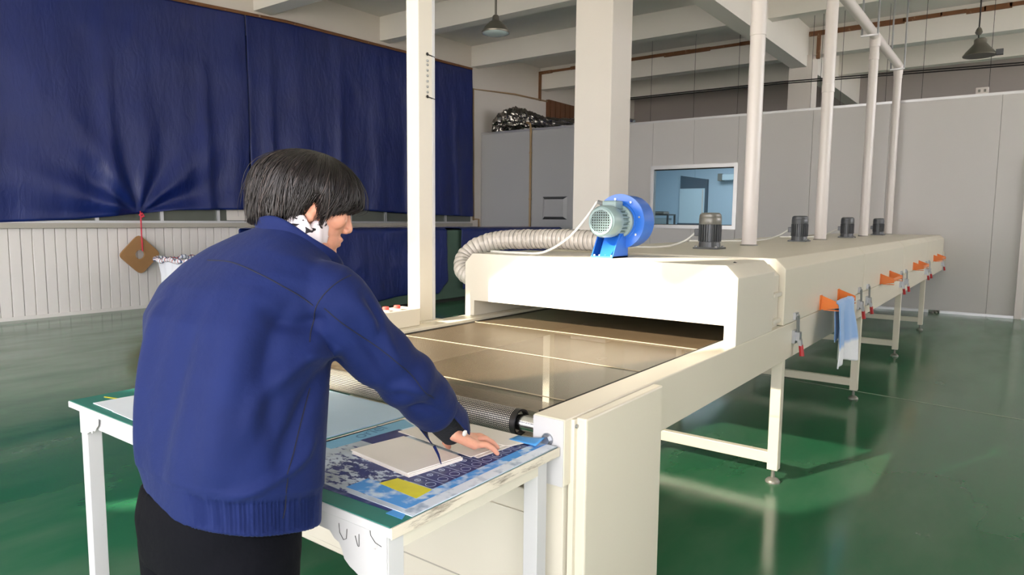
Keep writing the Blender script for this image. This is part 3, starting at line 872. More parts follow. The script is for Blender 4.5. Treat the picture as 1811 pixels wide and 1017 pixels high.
# ---- exhaust pipes with the header they join
pl_labels = ['nearest and widest white exhaust pipe rising from the oven roof', 'second white exhaust pipe from the blower on the oven roof', 'third white exhaust pipe, joining the overhead header by a tee', 'last white exhaust pipe, rising to the hung end of the header']
for i, (y, r, zj) in enumerate(((5.37, .056, (2.79, 2.88)), (7.70, .058, (2.72, 2.80)), (10.13, .056, (3.50, 3.58)), (12.20, .056, (3.60, 3.66)))):
    x = -1.70
    t = thing('exhaust_pipe', pl_labels[i], 'pipe', (x, y, ZT), 'white exhaust pipes')
    MB().lathe((x, y, ZT), [(r, 0), (r, 3.745-ZT)], n=28).build('pipe', 'pvc', t, smooth=True, angle=.6)
    MB().lathe((x, y, 0), [(r, zj[0]-.002), (r+.004, zj[0]), (r+.004, zj[1]), (r, zj[1]+.002)], n=28).build('coupling', 'pvc', t, smooth=True, angle=.6)
    MB().lathe((x, y, ZT), [(r+.012, 0), (r+.010, .006), (r, .010)], n=28).build('roof_collar', 'motor_cap', t)
    if i >= 2:
        MB().lathe((x, y, 0), [(r+.008, 3.66), (r+.010, 3.70), (r+.010, 3.80)], n=24).build('tee_socket', 'pvc', t, smooth=True, angle=.6)
hd_ = thing('exhaust_header', 'horizontal white pipe hung from the ceiling above the exhaust pipes', 'pipe', (-1.70, 9, 3.8))
MB().tube([(-1.70, 5.3, 3.80), (-1.70, 12.16, 3.80), (-1.70, 12.22, 3.775)], .058, 24).build('pipe', 'pvc', hd_, smooth=True, angle=.6)
for y in (9.75, 12.10):
    MB().box((-1.80, y-.02, 3.715), (-1.60, y+.02, 3.735)).build('hanger_bar', 'alu', hd_)
    for x in (-1.79, -1.61):
        MB().tube([(x, y, 3.72), (x, y, ZC)], .012, 8).build('hanger_rod', 'steel', hd_)

# ---- blue centrifugal blower on the entry hood
bx, by = -1.655, 3.20
BL = thing('blower', 'bright blue centrifugal blower with a grey green motor on the entry hood', 'blower', (bx, by, ZT))
BC = Vector((-1.668, 3.165, 1.390))        # fan axis, running along y
def volute():
    N = 56; pr = []
    for k in range(N):
        a = 2*PI*k/N
        pr.append((math.cos(a)*.135, math.sin(a)*.135))
    mb = MB()
    f0 = [(BC.x+p[0], BC.y, BC.z+p[1]) for p in pr]
    mb.prism(f0, (0, .125, 0))
    return mb
volute().build('volute', 'blower_blue', BL, smooth=True, angle=.6)
MB().box((BC.x-.125, BC.y+.012, BC.z-.160), (BC.x-.02, BC.y+.112, BC.z-.045)).tube([(BC.x-.12, BC.y+.06, 1.285), (BC.x-.155, BC.y+.06, 1.285)], .052, 28).build('outlet', 'blower_blue', BL, bevel=.003)
MB().lathe((BC.x, BC.y-.004, BC.z), [(.141, 0), (.141, .008)], axis=(0, 1, 0), n=56).build('front_rim', 'blower_blue', BL)
MB().lathe((BC.x, BC.y-.009, BC.z), [(.095, 0), (.098, .004), (.098, .01)], axis=(0, 1, 0), n=40).build('mount_ring', 'blower_blue', BL)
for k in range(8):
    a = 2*PI*k/8+.2
    MB().lathe((BC.x+.117*math.cos(a), BC.y-.010, BC.z+.117*math.sin(a)), [(.006, 0), (.006, .008)], axis=(0, 1, 0), n=6).build('bolt', 'chrome', BL)
# pedestal: sloped gussets under the motor
pd_ = MB()
x0, x1, yf, yb = BC.x-.082, BC.x+.042, BC.y-.145, BC.y+.02
pd_.box((x0, yf, ZT), (x1, yb, ZT+.008))
pd_.prism([(x0, yb-.012, ZT), (x1, yb-.012, ZT), (x1-.01, yb-.012, BC.z-.03), (x0+.01, yb-.012, BC.z-.03)], (0, .012, 0))
for x in (x0, x1-.006):
    pd_.prism([(x, yf, ZT), (x, yb, ZT), (x, yb, BC.z-.03), (x, yf+.07, BC.z-.06)], (.006, 0, 0))
pd_.prism([(x0+.05, yf, ZT+.008), (x0+.11, yf, ZT+.008), (x0+.13, yf+.09, BC.z-.065), (x0+.03, yf+.09, BC.z-.065)], (0, .006, 0))
pd_.build('pedestal', 'blower_blue', BL)
for k in range(4):
    MB().lathe((x0+.014+k*.032, yf+.012, ZT+.008), [(.007, 0), (.007, .008), (0, .009)], n=6).build('bolt', 'chrome', BL)
mo = MB().lathe((BC.x, BC.y, BC.z), [(.062, -.012), (.062, -.115)], axis=(0, 1, 0), n=32)
mo.lathe((BC.x, BC.y, BC.z), [(.086, -.010), (.086, -.028), (.07, -.034)], axis=(0, 1, 0), n=32)
for k in range(22):
    a = 2*PI*k/22; c, s_ = math.cos(a), math.sin(a)
    mo.obox((BC.x+c*.058+s_*.003, BC.y-.115, BC.z+s_*.058-c*.003), (c*.018, 0, s_*.018), (-s_*.006, 0, c*.006), (0, .085, 0))
mo.build('motor_body', 'motor_green', BL)
cw = MB().lathe((BC.x, BC.y, BC.z), [(.079, -.105), (.080, -.11), (.080, -.175), (.072, -.19), (.060, -.195), (.0585, -.186), (.0001, -.186)], axis=(0, 1, 0), n=36)
cwo = cw.build('fan_cowl', 'motor_green', BL, smooth=True, angle=.6)
gr = MB()
for k in range(-4, 5):
    h = math.sqrt(max(0, .058**2 - (k*.0125)**2))
    gr.box((BC.x+k*.0125-.0022, BC.y-.1985, BC.z-h), (BC.x+k*.0125+.0022, BC.y-.1935, BC.z+h))
    gr.box((BC.x-h, BC.y-.1985, BC.z+k*.0125-.0022), (BC.x+h, BC.y-.1935, BC.z+k*.0125+.0022))
gr.lathe((BC.x, BC.y-.199, BC.z), [(.056, .0), (.066, .0), (.066, .006), (.056, .006), (.056, .0)], axis=(0, 1, 0), n=36, caps=False)
gr.build('grille', 'motor_green', BL)
MB().lathe((BC.x, BC.y-.189, BC.z), [(.057, 0), (.057, .0025)], axis=(0, 1, 0), n=30).build('grille_backing', 'dark_gap', BL)
tb_ = MB().box((BC.x-.05, BC.y-.10, BC.z+.06), (BC.x+.03, BC.y-.02, BC.z+.105)); tb_.build('terminal_box', 'motor_green', BL, bevel=.008)
MB().tube([(BC.x-.045, BC.y-.06, BC.z+.085), (BC.x-.085, BC.y-.085, BC.z+.10)], [.014, .010], 10).build('cable_gland', 'steel', BL)

# ---- ribbed fabric duct from the blower over the hood and down its left side
MT['duct'] = mat('grey_beige_duct_fabric', srgb(196, 188, 178), 0.45, var=0.08, vscale=18, bump=0.35, bscale=35, metal=.15)
path = crom([(-1.80, 3.225, 1.285), (-2.05, 3.24, 1.288), (-2.30, 3.24, 1.282), (-2.48, 3.22, 1.272), (-2.60, 3.16, 1.235), (-2.655, 3.10, 1.165), (-2.625, 3.05, 1.10), (-2.55, 3.03, 1.065), (-2.48, 3.03, 1.06)], 14)
# resample evenly
P = [path[0]]; acc = 0; step = .0035
for a, b in zip(path[:-1], path[1:]):
    L = (b-a).length; q = 0
    while acc + (L - q) >= step:
        q += step - acc; acc = 0; P.append(a + (b-a)*(q/L))
    acc += L - q
rad = [.053 + .0045*abs(math.sin(PI*i*step/.030)) for i in range(len(P))]
DU = thing('flexible_duct', 'ribbed grey beige flexible duct bending from the blower down the hood side', 'duct', (-2.3, 3.2, ZT))
mbd = MB(); mbd.tube(P, rad, 28, caps=False)
vv = []
for i, v in enumerate(mbd.v):
    k = i % 28; ii = i // 28
    w = .0035*mnoise.noise(Vector((v[0]*28, v[1]*28, v[2]*28+k*.1)))
    d = (Vector(v) - P[ii]).normalized(); vv.append(tuple(Vector(v) + d*w))
mbd.v = vv
mbd.build('sleeve', 'duct', DU, smooth=True)
k = 0; nxt = 0; hoops = MB()
for i in range(0, len(P)-1):
    if i*step >= nxt:
        nxt += .030
        t = (P[min(i+1, len(P)-1)] - P[max(0, i-1)]).normalized()
        up = Vector((0, 0, 1)) if abs(t.z) < .9 else Vector((1, 0, 0))
        x = up.cross(t).normalized(); y = t.cross(x)
        MB().tube([P[i] + (x*math.cos(2*PI*q/24)+y*math.sin(2*PI*q/24))*.0545 for q in range(24)], .0016, 4, closed=True).build('wire_hoop', 'motor_cap', DU)
# ---- loose white cables on the oven roof
def cable(name, pts, r, label):
    o = MB().tube(crom(pts, 10), r, 7).build(name, 'cable_white', loc=pts[0], smooth=True); tag(o, label, 'cable'); return o
cable('power_cable', [(BC.x-.085, BC.y-.085, BC.z+.10), (-1.80, 3.04, 1.40), (-1.88, 3.0, 1.30), (-2.02, 2.99, 1.225), (-2.2, 3.02, ZT+.006), (-2.42, 3.05, ZT+.006)], .007, 'white cable drooping from the blower motor across the duct')
cable('power_cable', [(-1.80, 4.53, 1.315), (-1.88, 4.5, 1.25), (-2.0, 4.4, ZT+.007), (-2.25, 4.2, ZT+.007), (-2.42, 4.1, ZT+.007)], .008, 'white cable leading left from the nearest roof motor')
cable('power_cable', [(-1.80, 6.86, 1.315), (-1.9, 6.80, 1.25), (-2.02, 6.6, ZT+.007), (-2.2, 6.2, ZT+.007), (-2.4, 5.9, ZT+.007)], .008, 'white cable leading left from the second roof motor')
cable('power_cable', [(-1.80, 9.06, 1.315), (-1.92, 9.0, 1.25), (-2.05, 8.8, ZT+.007), (-2.3, 8.4, ZT+.007)], .008, 'white cable leading left from the third roof motor')

# ---- towel hung over the first handle bar
MT['towel'] = None
def towel_mat():
    m, nt, p = new_mat('blue_white_towel')
    tc = nd(nt, 'ShaderNodeTexCoord'); sx = nd(nt, 'ShaderNodeSeparateXYZ'); nt.links.new(tc.outputs['Object'], sx.inputs[0])
    rp = nd(nt, 'ShaderNodeValToRGB')
    rp.color_ramp.elements[0].position = .222; rp.color_ramp.elements[0].color = srgb(236, 236, 240)
    rp.color_ramp.elements[1].position = .250; rp.color_ramp.elements[1].color = srgb(140, 178, 228)
    nt.links.new(sx.outputs[2], rp.inputs[0]); nt.links.new(rp.outputs[0], p.inputs['Base Color'])
    p.inputs['Roughness'].default_value = .9; p.inputs['Sheen Weight'].default_value = .3
    nz = nd(nt, 'ShaderNodeTexNoise'); nz.inputs['Scale'].default_value = 160; nt.links.new(tc.outputs['Object'], nz.inputs['Vector'])
    bp = nd(nt, 'ShaderNodeBump'); bp.inputs['Strength'].default_value = .4; bp.inputs['Distance'].default_value = .003
    nt.links.new(nz.outputs['Fac'], bp.inputs['Height']); nt.links.new(bp.outputs['Normal'], p.inputs['Normal'])
    return m
MT['towel'] = towel_mat()
def towel():
    hx, hz = XR+.09, .899; ya, yb = 4.32, 4.92
    ny, nv = 44, 60; P = []
    for i in range(ny+1):
        u = i/ny; row = []
        for j in range(nv+1):
            v = j/nv
            lf = .36 + .05*u + .012*math.sin(u*9+1)      # front fall
            lb = .26
            L = lf + lb; s_ = v*L
            if s_ < lf - .02:
                z = hz - (lf - s_) + .02; side = 1; off = .02
            elif s_ < lf + .02:
                a = (s_ - (lf-.02))/.04*PI; z = hz + .017*math.sin(a) ; side = math.cos(a); off = .02
            else:
                z = hz - (s_ - lf - .02); side = -1; off = .02
            drop = max(0, hz - z)
            y = ya + (yb-ya)*u
            y = (ya+yb)/2 + (y-(ya+yb)/2)*((.78 + 1.25*drop) if side > 0 else .55) + (.0 if side > 0 else .06)
            fold = .022*math.sin(u*10+.6)*min(1, drop*5+.15) + .012*math.sin(u*23+2)*min(1, drop*4)
            x = hx + side*off + (fold+.012*min(1, drop*4) if side > 0 else fold*.5-.004)
            row.append((max(x, XR+.012), y, z))
        P.append(row)
    return MB().grid(P)
o = towel().build('towel', 'towel', loc=(XR+.09, 4.7, .42), smooth=True); tag(o, 'pale blue and white towel draped over the first orange handle', 'towel')
md = o.modifiers.new('thickness', 'SOLIDIFY'); md.thickness = .006; md.offset = 1

# ---- steel post on the left rail and the switch box beside it
po = thing('steel_post', 'tall cream steel post standing on the left rail of the conveyor', 'post', (-2.52, 2.6, ZR))
MB().box((-2.558, 2.525, ZR), (-2.472, 2.640, 4.93)).build('channel', 'cream2', po, bevel=.004)
MB().box((-2.4725, 2.622, ZR), (-2.4690, 2.640, 4.93)).build('edge_strip', 'white_paint', po)
for k, z in enumerate((1.995, 2.022, 2.049, 2.076, 2.103, 2.130, 2.150)):
    MB().lathe((-2.472, 2.585, z+.04), [(.0065, 0), (.0065, .006), (0, .008)], axis=(1, 0, 0), n=10).build('bolt', 'chrome', po)
for z in (2.013, 2.223):
    MB().tube([(-2.470, 2.585, z), (-2.470, 2.640, z-.006)], .003, 5).build('seam_slot', 'dark_gap', po)
MB().lathe((-2.472, 2.585, 2.223), [(.006, 0), (.009, .004)], axis=(1, 0, 0), n=10).build('hole', 'dark_gap', po)
MB().lathe((-2.472, 2.585, 2.013), [(.006, 0), (.009, .004)], axis=(1, 0, 0), n=10).build('hole', 'dark_gap', po)
MB().box((-2.59, 2.50, ZR), (-2.44, 2.67, ZR+.006)).build('foot_plate', 'cream2', po)
sb = thing('switch_box', 'low cream switch box with three red push buttons on the left rail', 'switch box', (-2.45, 2.3, ZR))
MB().box((-2.53, 2.02, ZR+.001), (-2.400, 2.455, ZR+.088)).build('case', 'cream', sb, bevel=.004)
for y in (2.19, 2.26, 2.335):
    b_ = MB().lathe((-2.44, y, ZR+.088), [(.022, 0), (.022, .006), (.017, .008)], n=20).build('button_collar', 'pvc', sb)
    MB().lathe((-2.44, y, ZR+.094), [(.016, 0), (.017, .012), (.014, .017), (0, .018)], n=20).build('push_button', 'button', b_)
# ================================================================ WORK TABLE AND WHAT LIES ON IT
TZ = .784
TX0, TX1, TY0, TY1 = -2.512, -.969, .904, 1.522
TB = thing('work_table', 'white worn work table with a green top pushed against the conveyor end', 'table', (-1.74, 1.2, 0))
MB().box((TX0, TY0, TZ-.022), (TX1, TY1, TZ-.002)).build('tabletop', 'white_paint', TB, bevel=.0015)
MB().box((TX0+.004, TY0+.003, TZ-.003), (TX1-.004, TY1-.003, TZ)).build('green_mat', 'green_mat', TB)
MB().box((TX1, TY0, TZ-.024), (TX1+.004, TY1, TZ+.0005)).build('worn_edge', 'worn_edge', TB, bevel=.001)
for x0 in (-2.440, -1.030):
    for y0 in (.912, 1.445):
        MB().box((x0, y0, 0), (x0+.045, y0+.045, TZ-.022)).build('leg', 'white_paint', TB, bevel=.002)
MB().box((-2.40, .918, .716), (-1.03, .945, TZ-.022)).build('apron', 'white_paint', TB)
MB().box((-2.40, 1.452, .716), (-1.03, 1.478, TZ-.022)).build('apron', 'white_paint', TB)
MB().box((-1.010, .955, .722), (-.985, 1.447, TZ-.022)).build('apron', 'cream2', TB)
MB().box((-2.440, .955, .722), (-2.415, 1.447, TZ-.022)).build('apron', 'cream2', TB)
MB().box((-2.40, .925, .10), (-1.03, .945, .135)).build('stretcher', 'cream2', TB)
def torn(pts, y, name='tape_patch'):
    MB().prism([(x, y, z) for x, z in pts], (0, .002, 0)).build(name, 'white_paint', TB)
torn([(-.986, .762), (-1.185, .762), (-1.175, .742), (-1.165, .722), (-1.150, .708), (-1.135, .704), (-1.125, .690), (-1.118, .672), (-1.100, .660), (-1.085, .655), (-1.07, .648), (-1.052, .645), (-1.030, .64), (-.986, .64)], .9095)
torn([(-2.440, .762), (-2.300, .762), (-2.305, .735), (-2.318, .725), (-2.33, .712), (-2.345, .712), (-2.352, .70), (-2.36, .706), (-2.375, .700), (-2.395, .690), (-2.440, .688)], .9095)
ck = MB()
for q in ([(-1.132, .748), (-1.130, .728), (-1.118, .715), (-1.108, .720), (-1.106, .742)], [(-1.08, .735), (-1.072, .715), (-1.068, .715), (-1.068, .742)], [(-1.035, .77), (-1.032, .75), (-1.018, .738), (-1.0, .735)]):
    ck.tube([(x, .908, z) for x, z in q], .0007, 4)
ck.build('crack', 'dark_gap', TB)

def slab(name, pts, z0, h, m, label=None, cat=None, parent=None, group=None, bevel=0):
    c = sum((Vector((x, y, z0)) for x, y in pts), Vector()) / len(pts)
    o = MB().prism([(x, y, z0) for x, y in pts], (0, 0, h)).build(name, m, parent, loc=None if parent else c, bevel=bevel)
    if label: tag(o, label, cat, group)
    return o
def splash_mat():
    """faded poster print: pale ground breaking into navy flecks and blue wash"""
    m, nt, p = new_mat('splashed_poster_print')
    tc = nd(nt, 'ShaderNodeTexCoord')
    mp = nd(nt, 'ShaderNodeMapping'); mp.inputs['Scale'].default_value = (1, 1.6, 1); mp.inputs['Rotation'].default_value = (0, 0, .5)
    nt.links.new(tc.outputs['Object'], mp.inputs[0])
    n1 = nd(nt, 'ShaderNodeTexNoise'); n1.inputs['Scale'].default_value = 34; n1.inputs['Detail'].default_value = 7; n1.inputs['Roughness'].default_value = .65
    nt.links.new(mp.outputs[0], n1.inputs['Vector'])
    # flecks gather around one place of the print
    dist = nd(nt, 'ShaderNodeVectorMath', operation='DISTANCE'); dist.inputs[1].default_value = (-.02, -.13, 0)
    nt.links.new(tc.outputs['Object'], dist.inputs[0])
    mr = nd(nt, 'ShaderNodeMapRange'); mr.inputs[1].default_value = .03; mr.inputs[2].default_value = .24; mr.inputs[3].default_value = .13; mr.inputs[4].default_value = -.16
    nt.links.new(dist.outputs['Value'], mr.inputs[0])
    ad = nd(nt, 'ShaderNodeMath', operation='ADD'); nt.links.new(n1.outputs['Fac'], ad.inputs[0]); nt.links.new(mr.outputs[0], ad.inputs[1])
    rp = nd(nt, 'ShaderNodeValToRGB'); rp.color_ramp.elements[0].position = .52; rp.color_ramp.elements[1].position = .58
    nt.links.new(ad.outputs[0], rp.inputs[0])
    n2 = nd(nt, 'ShaderNodeTexNoise'); n2.inputs['Scale'].default_value = 5; n2.inputs['Detail'].default_value = 4
    nt.links.new(tc.outputs['Object'], n2.inputs['Vector'])
    base = nd(nt, 'ShaderNodeValToRGB')
    base.color_ramp.elements[0].position = .35; base.color_ramp.elements[0].color = srgb(150, 160, 166)
    base.color_ramp.elements[1].position = .62; base.color_ramp.elements[1].color = srgb(206, 220, 236)
    nt.links.new(n2.outputs['Fac'], base.inputs[0])
    mx = nd(nt, 'ShaderNodeMix', data_type='RGBA'); nt.links.new(rp.outputs[0], mx.inputs[0]); nt.links.new(base.outputs[0], mx.inputs[6]); mx.inputs[7].default_value = srgb(28, 44, 112)
    nt.links.new(mx.outputs[2], p.inputs['Base Color']); p.inputs['Roughness'].default_value = .4
    return m
MT['splash'] = splash_mat()
def fade_mat(name, c_in, c_out):
    m, nt, p = new_mat(name)
    tc = nd(nt, 'ShaderNodeTexCoord')
    n1 = nd(nt, 'ShaderNodeTexNoise'); n1.inputs['Scale'].default_value = 26; n1.inputs['Detail'].default_value = 6
    nt.links.new(tc.outputs['Object'], n1.inputs['Vector'])
    rp = nd(nt, 'ShaderNodeValToRGB'); rp.color_ramp.elements[0].position = .50; rp.color_ramp.elements[0].color = c_in
    rp.color_ramp.elements[1].position = .66; rp.color_ramp.elements[1].color = c_out
    nt.links.new(n1.outputs['Fac'], rp.inputs[0]); nt.links.new(rp.outputs[0], p.inputs['Base Color']); p.inputs['Roughness'].default_value = .4
    return m
MT['blue_fade'] = fade_mat('scuffed_sky_blue_print', srgb(66, 148, 220), srgb(206, 222, 238))
MT['navy_fade'] = fade_mat('scuffed_navy_print', srgb(26, 42, 108), srgb(92, 100, 132))
MT['edge_fade'] = fade_mat('scratched_white_margin', srgb(218, 226, 236), srgb(150, 168, 190))
E_ = .0004
PS = slab('poster_sheet', [(-1.52, .968), (-.972, .968), (-.972, 1.518), (-1.475, 1.518)], TZ+.0003, .0022, 'splash', 'blue and white printed poster sheet lying on the table under the hand', 'poster')
pz = TZ + .0025
def print_(name, pts, m, dz=0.0):
    return slab(name, pts, pz + dz, .0003, m, parent=PS)
print_('margin_print', [(-1.005, .972), (-.974, .972), (-.974, 1.515), (-1.005, 1.515)], 'edge_fade')
print_('blue_border_print', [(-1.20, .985), (-1.005, .985), (-1.005, 1.515), (-1.040, 1.515), (-1.040, 1.06), (-1.20, 1.05)], 'blue_fade')
print_('navy_panel_print', [(-1.126, 1.098), (-1.036, 1.098), (-1.036, 1.50), (-1.126, 1.50)], 'navy_fade', .0001)
print_('navy_edge_print', [(-1.150, 1.045), (-1.126, 1.095), (-1.126, 1.50), (-1.142, 1.50), (-1.142, 1.12), (-1.165, 1.06)], 'ink', .0001)
print_('yellow_print', [(-1.158, 1.046), (-1.146, 1.094), (-1.034, 1.094), (-1.028, 1.036)], 'yellow', .0002)
print_('blue_title_band', [(-1.500, 1.13), (-1.435, 1.13), (-1.405, 1.41), (-1.480, 1.44)], 'teal_print')
print_('navy_title_band', [(-1.430, 1.225), (-1.375, 1.225), (-1.345, 1.36), (-1.418, 1.36)], 'ink', .0001)
print_('pale_margin_print', [(-1.512, .99), (-1.498, .99), (-1.472, 1.51), (-1.486, 1.51)], 'paper')
def ring(x, y, r0, r1, z, name):
    mb = MB(); N = 28; vs = []
    for rr in (r0, r1):
        vs += [(x+rr*math.cos(2*PI*k/N), y+rr*math.sin(2*PI*k/N), z) for k in range(N)]
    vs += [(a, b, c+.0002) for a, b, c in vs]
    fs = []
    for k in range(N):
        j = (k+1) % N
        fs += [(k, j, N+j, N+k), (2*N+k, 3*N+k, 3*N+j, 2*N+j), (k, 2*N+k, 2*N+j, j), (N+k, N+j, 3*N+j, 3*N+k)]
    return mb.add(vs, fs).build(name, 'white_ink', PS)
for k in range(9):
    y = 1.114 + k*.0415
    ring(-1.058, y, .0118, .0127, pz+.0005, 'circle_mark')
    ring(-1.100, y, .0062, .0078, pz+.0005, 'ring_mark')
    MB().box((-1.105, y-.001, pz+.0005), (-1.096, y+.001, pz+.0007)).build('dash_mark', 'white_ink', PS)
    MB().box((-1.126, y+.0203, pz+.0005), (-1.036, y+.0212, pz+.0007)).build('line_mark', 'white_ink', PS)
    MB().lathe((-1.082, y+.010, pz+.0005), [(.0016, 0), (.0016, .0002)], n=8).build('dot_mark', 'white_ink', PS)
MT['letter'] = mat('faded_lettering', srgb(66, 118, 158), 0.45)
tx = bpy.data.curves.new('lettering', 'FONT'); tx.body = 'oriel'; tx.size = .062; tx.extrude = .0001
to = bpy.data.objects.new('lettering', tx); COL.objects.link(to)
dg = bpy.context.evaluated_depsgraph_get(); tm = bpy.data.meshes.new_from_object(to.evaluated_get(dg)); bpy.data.objects.remove(to)
lo_ = bpy.data.objects.new('lettering', tm); COL.objects.link(lo_); tm.materials.clear(); tm.materials.append(MT['letter']); lo_.parent = PS
lo_.location = Vector((-1.440, 1.235, pz+.0006)) - Vector(PS['_w']); lo_.rotation_euler = (0, 0, PI/2+.08)

slab('print_strip', [(-1.60, .940), (-1.03, .958), (-1.03, .984), (-1.60, .978)], TZ+.0003, .0008, 'navy_fade', 'narrow navy printed strip along the front of the table', 'poster')
slab('print_strip', [(-1.028, .947), (-.980, .947), (-.990, .966), (-1.028, .984)], TZ+.0003, .0008, 'sky_print', 'small sky blue printed corner at the front end of the table', 'poster')
o = slab('blue_tab', [(-1.158, .972), (-1.150, .972), (-1.172, .988), (-1.180, .988)], TZ+.0012, .0003, 'sky_print', 'tiny blue stripe across the navy strip on the table', 'print')
ls = MB()
ls.tube([(-1.15, .979, TZ+.0014), (-1.04, .979, TZ+.0014)], .0006, 4)
o = ls.build('printed_line', 'sky_print', loc=(-1.1, .979, TZ)); tag(o, 'thin light blue line printed along the navy strip', 'print')
slab('cover_sheet', [(-2.05, .99), (-1.535, .99), (-1.495, 1.518), (-2.02, 1.518)], TZ+.0003, .004, 'pale_print', 'pale blue sheet lying flat behind the worker on the table', 'sheet')
slab('paper_sheet', [(-2.405, .938), (-2.196, .936), (-2.14, 1.03), (-2.16, 1.15), (-2.39, 1.13), (-2.402, 1.03)], TZ+.0003, .0025, 'paper_cool', 'pale paper sheet at the left end of the green table', 'paper')
slab('paper_sheet', [(-2.25, .93), (-2.08, .925), (-2.05, .97), (-2.22, .975)], TZ+.0030, .0015, 'paper_cool', 'torn strip of paper half hidden beside the jacket on the table', 'paper')
slab('tape_strip', [(-2.47, 1.00), (-2.462, .995), (-2.40, 1.01), (-2.405, 1.018)], TZ+.0003, .0008, 'yellow', 'thin yellow tape on the left end of the table', 'tape')
slab('tape_strip', [(-2.45, 1.095), (-2.442, 1.09), (-2.36, 1.085), (-2.365, 1.093)], TZ+.0035, .0008, 'yellow', 'thin yellow tape lying by the back edge of the left table end', 'tape')
# white boards: a stack near the yellow print, a second stack under the hand
random.seed(5)
for k in range(4):
    d = [random.uniform(-.0025, .0025) for _ in range(2)]
    P4 = [(-1.363, 1.137), (-1.335, 1.301), (-1.103, 1.276), (-1.127, 1.110)]
    slab('white_board', [(x+d[0], y+d[1]) for x, y in P4], pz+.0006+k*.0028, .0026, 'paper', ['lowest', 'second', 'third', 'topmost'][k] + ' white board of the stack beside the yellow print', 'board', None, 'white boards stacked by the yellow print', bevel=.0006)
for k, (P4, lab) in enumerate((([(-1.40, 1.34), (-1.37, 1.515), (-1.06, 1.518), (-1.082, 1.315)], 'lowest white sheet spread under the hand'),
                               ([(-1.33, 1.33), (-1.30, 1.50), (-1.075, 1.50), (-1.096, 1.303)], 'middle white sheet spread under the hand'),
                               ([(-1.29, 1.40), (-1.27, 1.516), (-1.03, 1.518), (-1.07, 1.425)], 'topmost white sheet reaching to the roller end'))):
    slab('white_sheet', P4, pz+.0006+k*.0020, .0018, 'paper', lab, 'paper', None, 'white sheets under the hand')
o = MB().grid([[(-1.10+.09*i/8, 1.47+.045*j/4, TZ+.0095 + .012*((i/8)**2)*(j/4)) for j in range(5)] for i in range(9)]).build('curled_sheet', 'sky_print', loc=(-1.06, 1.49, TZ), smooth=True)
tag(o, 'curled sky blue sheet corner by the roller end', 'sheet'); md = o.modifiers.new('thickness', 'SOLIDIFY'); md.thickness = .0012

# ================================================================ THINGS ALONG THE LEFT SIDE
# green cabinet covered by two blue tarpaulins
gc = thing('green_cabinet', 'dull green cabinet showing between two low blue tarpaulins', 'cabinet', (-8.1, 8.6, 0))
MB().box((-8.55, 5.45, .06), (-7.62, 11.75, 1.20)).build('body', 'green_cab', gc, bevel=.01)
MB().box((-8.5, 5.5, 0), (-7.68, 11.7, .06)).build('plinth', 'dark_gap', gc)
def drape(y0, y1, seed):
    P = []
    prof = [(-8.62, .55), (-8.62, 1.20), (-8.60, 1.225), (-7.60, 1.228), (-7.565, 1.20), (-7.555, .1)]
    # dense profile
    D = []
    for (a, b) in zip(prof[:-1], prof[1:]):
        n = max(2, int(math.dist(a, b)/.03))
        D += [(a[0]+(b[0]-a[0])*k/n, a[1]+(b[1]-a[1])*k/n) for k in range(n)]
    D.append(prof[-1])
    ny = int((y1-y0)/.03)
    for i in range(ny+1):
        y = y0 + (y1-y0)*i/ny; row = []
        for (x, z) in D:
            w = .012*mnoise.noise(Vector((y*1.4, z*1.6, seed))) + .012*abs(mnoise.noise(Vector((y*3, z*2.2, seed+3))))
            if x > -7.62:
                cut = .16 + .05*math.sin(y*2.1+seed) + (.22 if y > y1-.25 else 0)*(y-y1+.25)/.25
                z2 = cut + (z-.1)*(1.20-cut)/1.10 if z < 1.2 else z
                row.append((x + w*2.2 + .02*math.sin(y*5+z*2+seed)*(1.2-z), y + .02*(1.2-z)*math.sin(z*4), z2))
            else:
                row.append((x - (w if x < -8.6 else 0), y, z + (w*.6 if x > -8.6 else 0) + .003))
        P.append(row)
    return MB().grid(P)
for (a, b, s_, lab) in ((5.3, 8.36, 11, 'low blue tarpaulin draped over the cabinet behind the face of the worker'), (8.72, 11.85, 21, 'low blue tarpaulin draped over the cabinet behind the flexible duct')):
    o = drape(a, b, s_).build('drape_tarpaulin', 'tarp', loc=(-8.0, (a+b)/2, .1), smooth=True); tag(o, lab, 'tarp')
    md = o.modifiers.new('thickness', 'SOLIDIFY'); md.thickness = .005; md.offset = 1
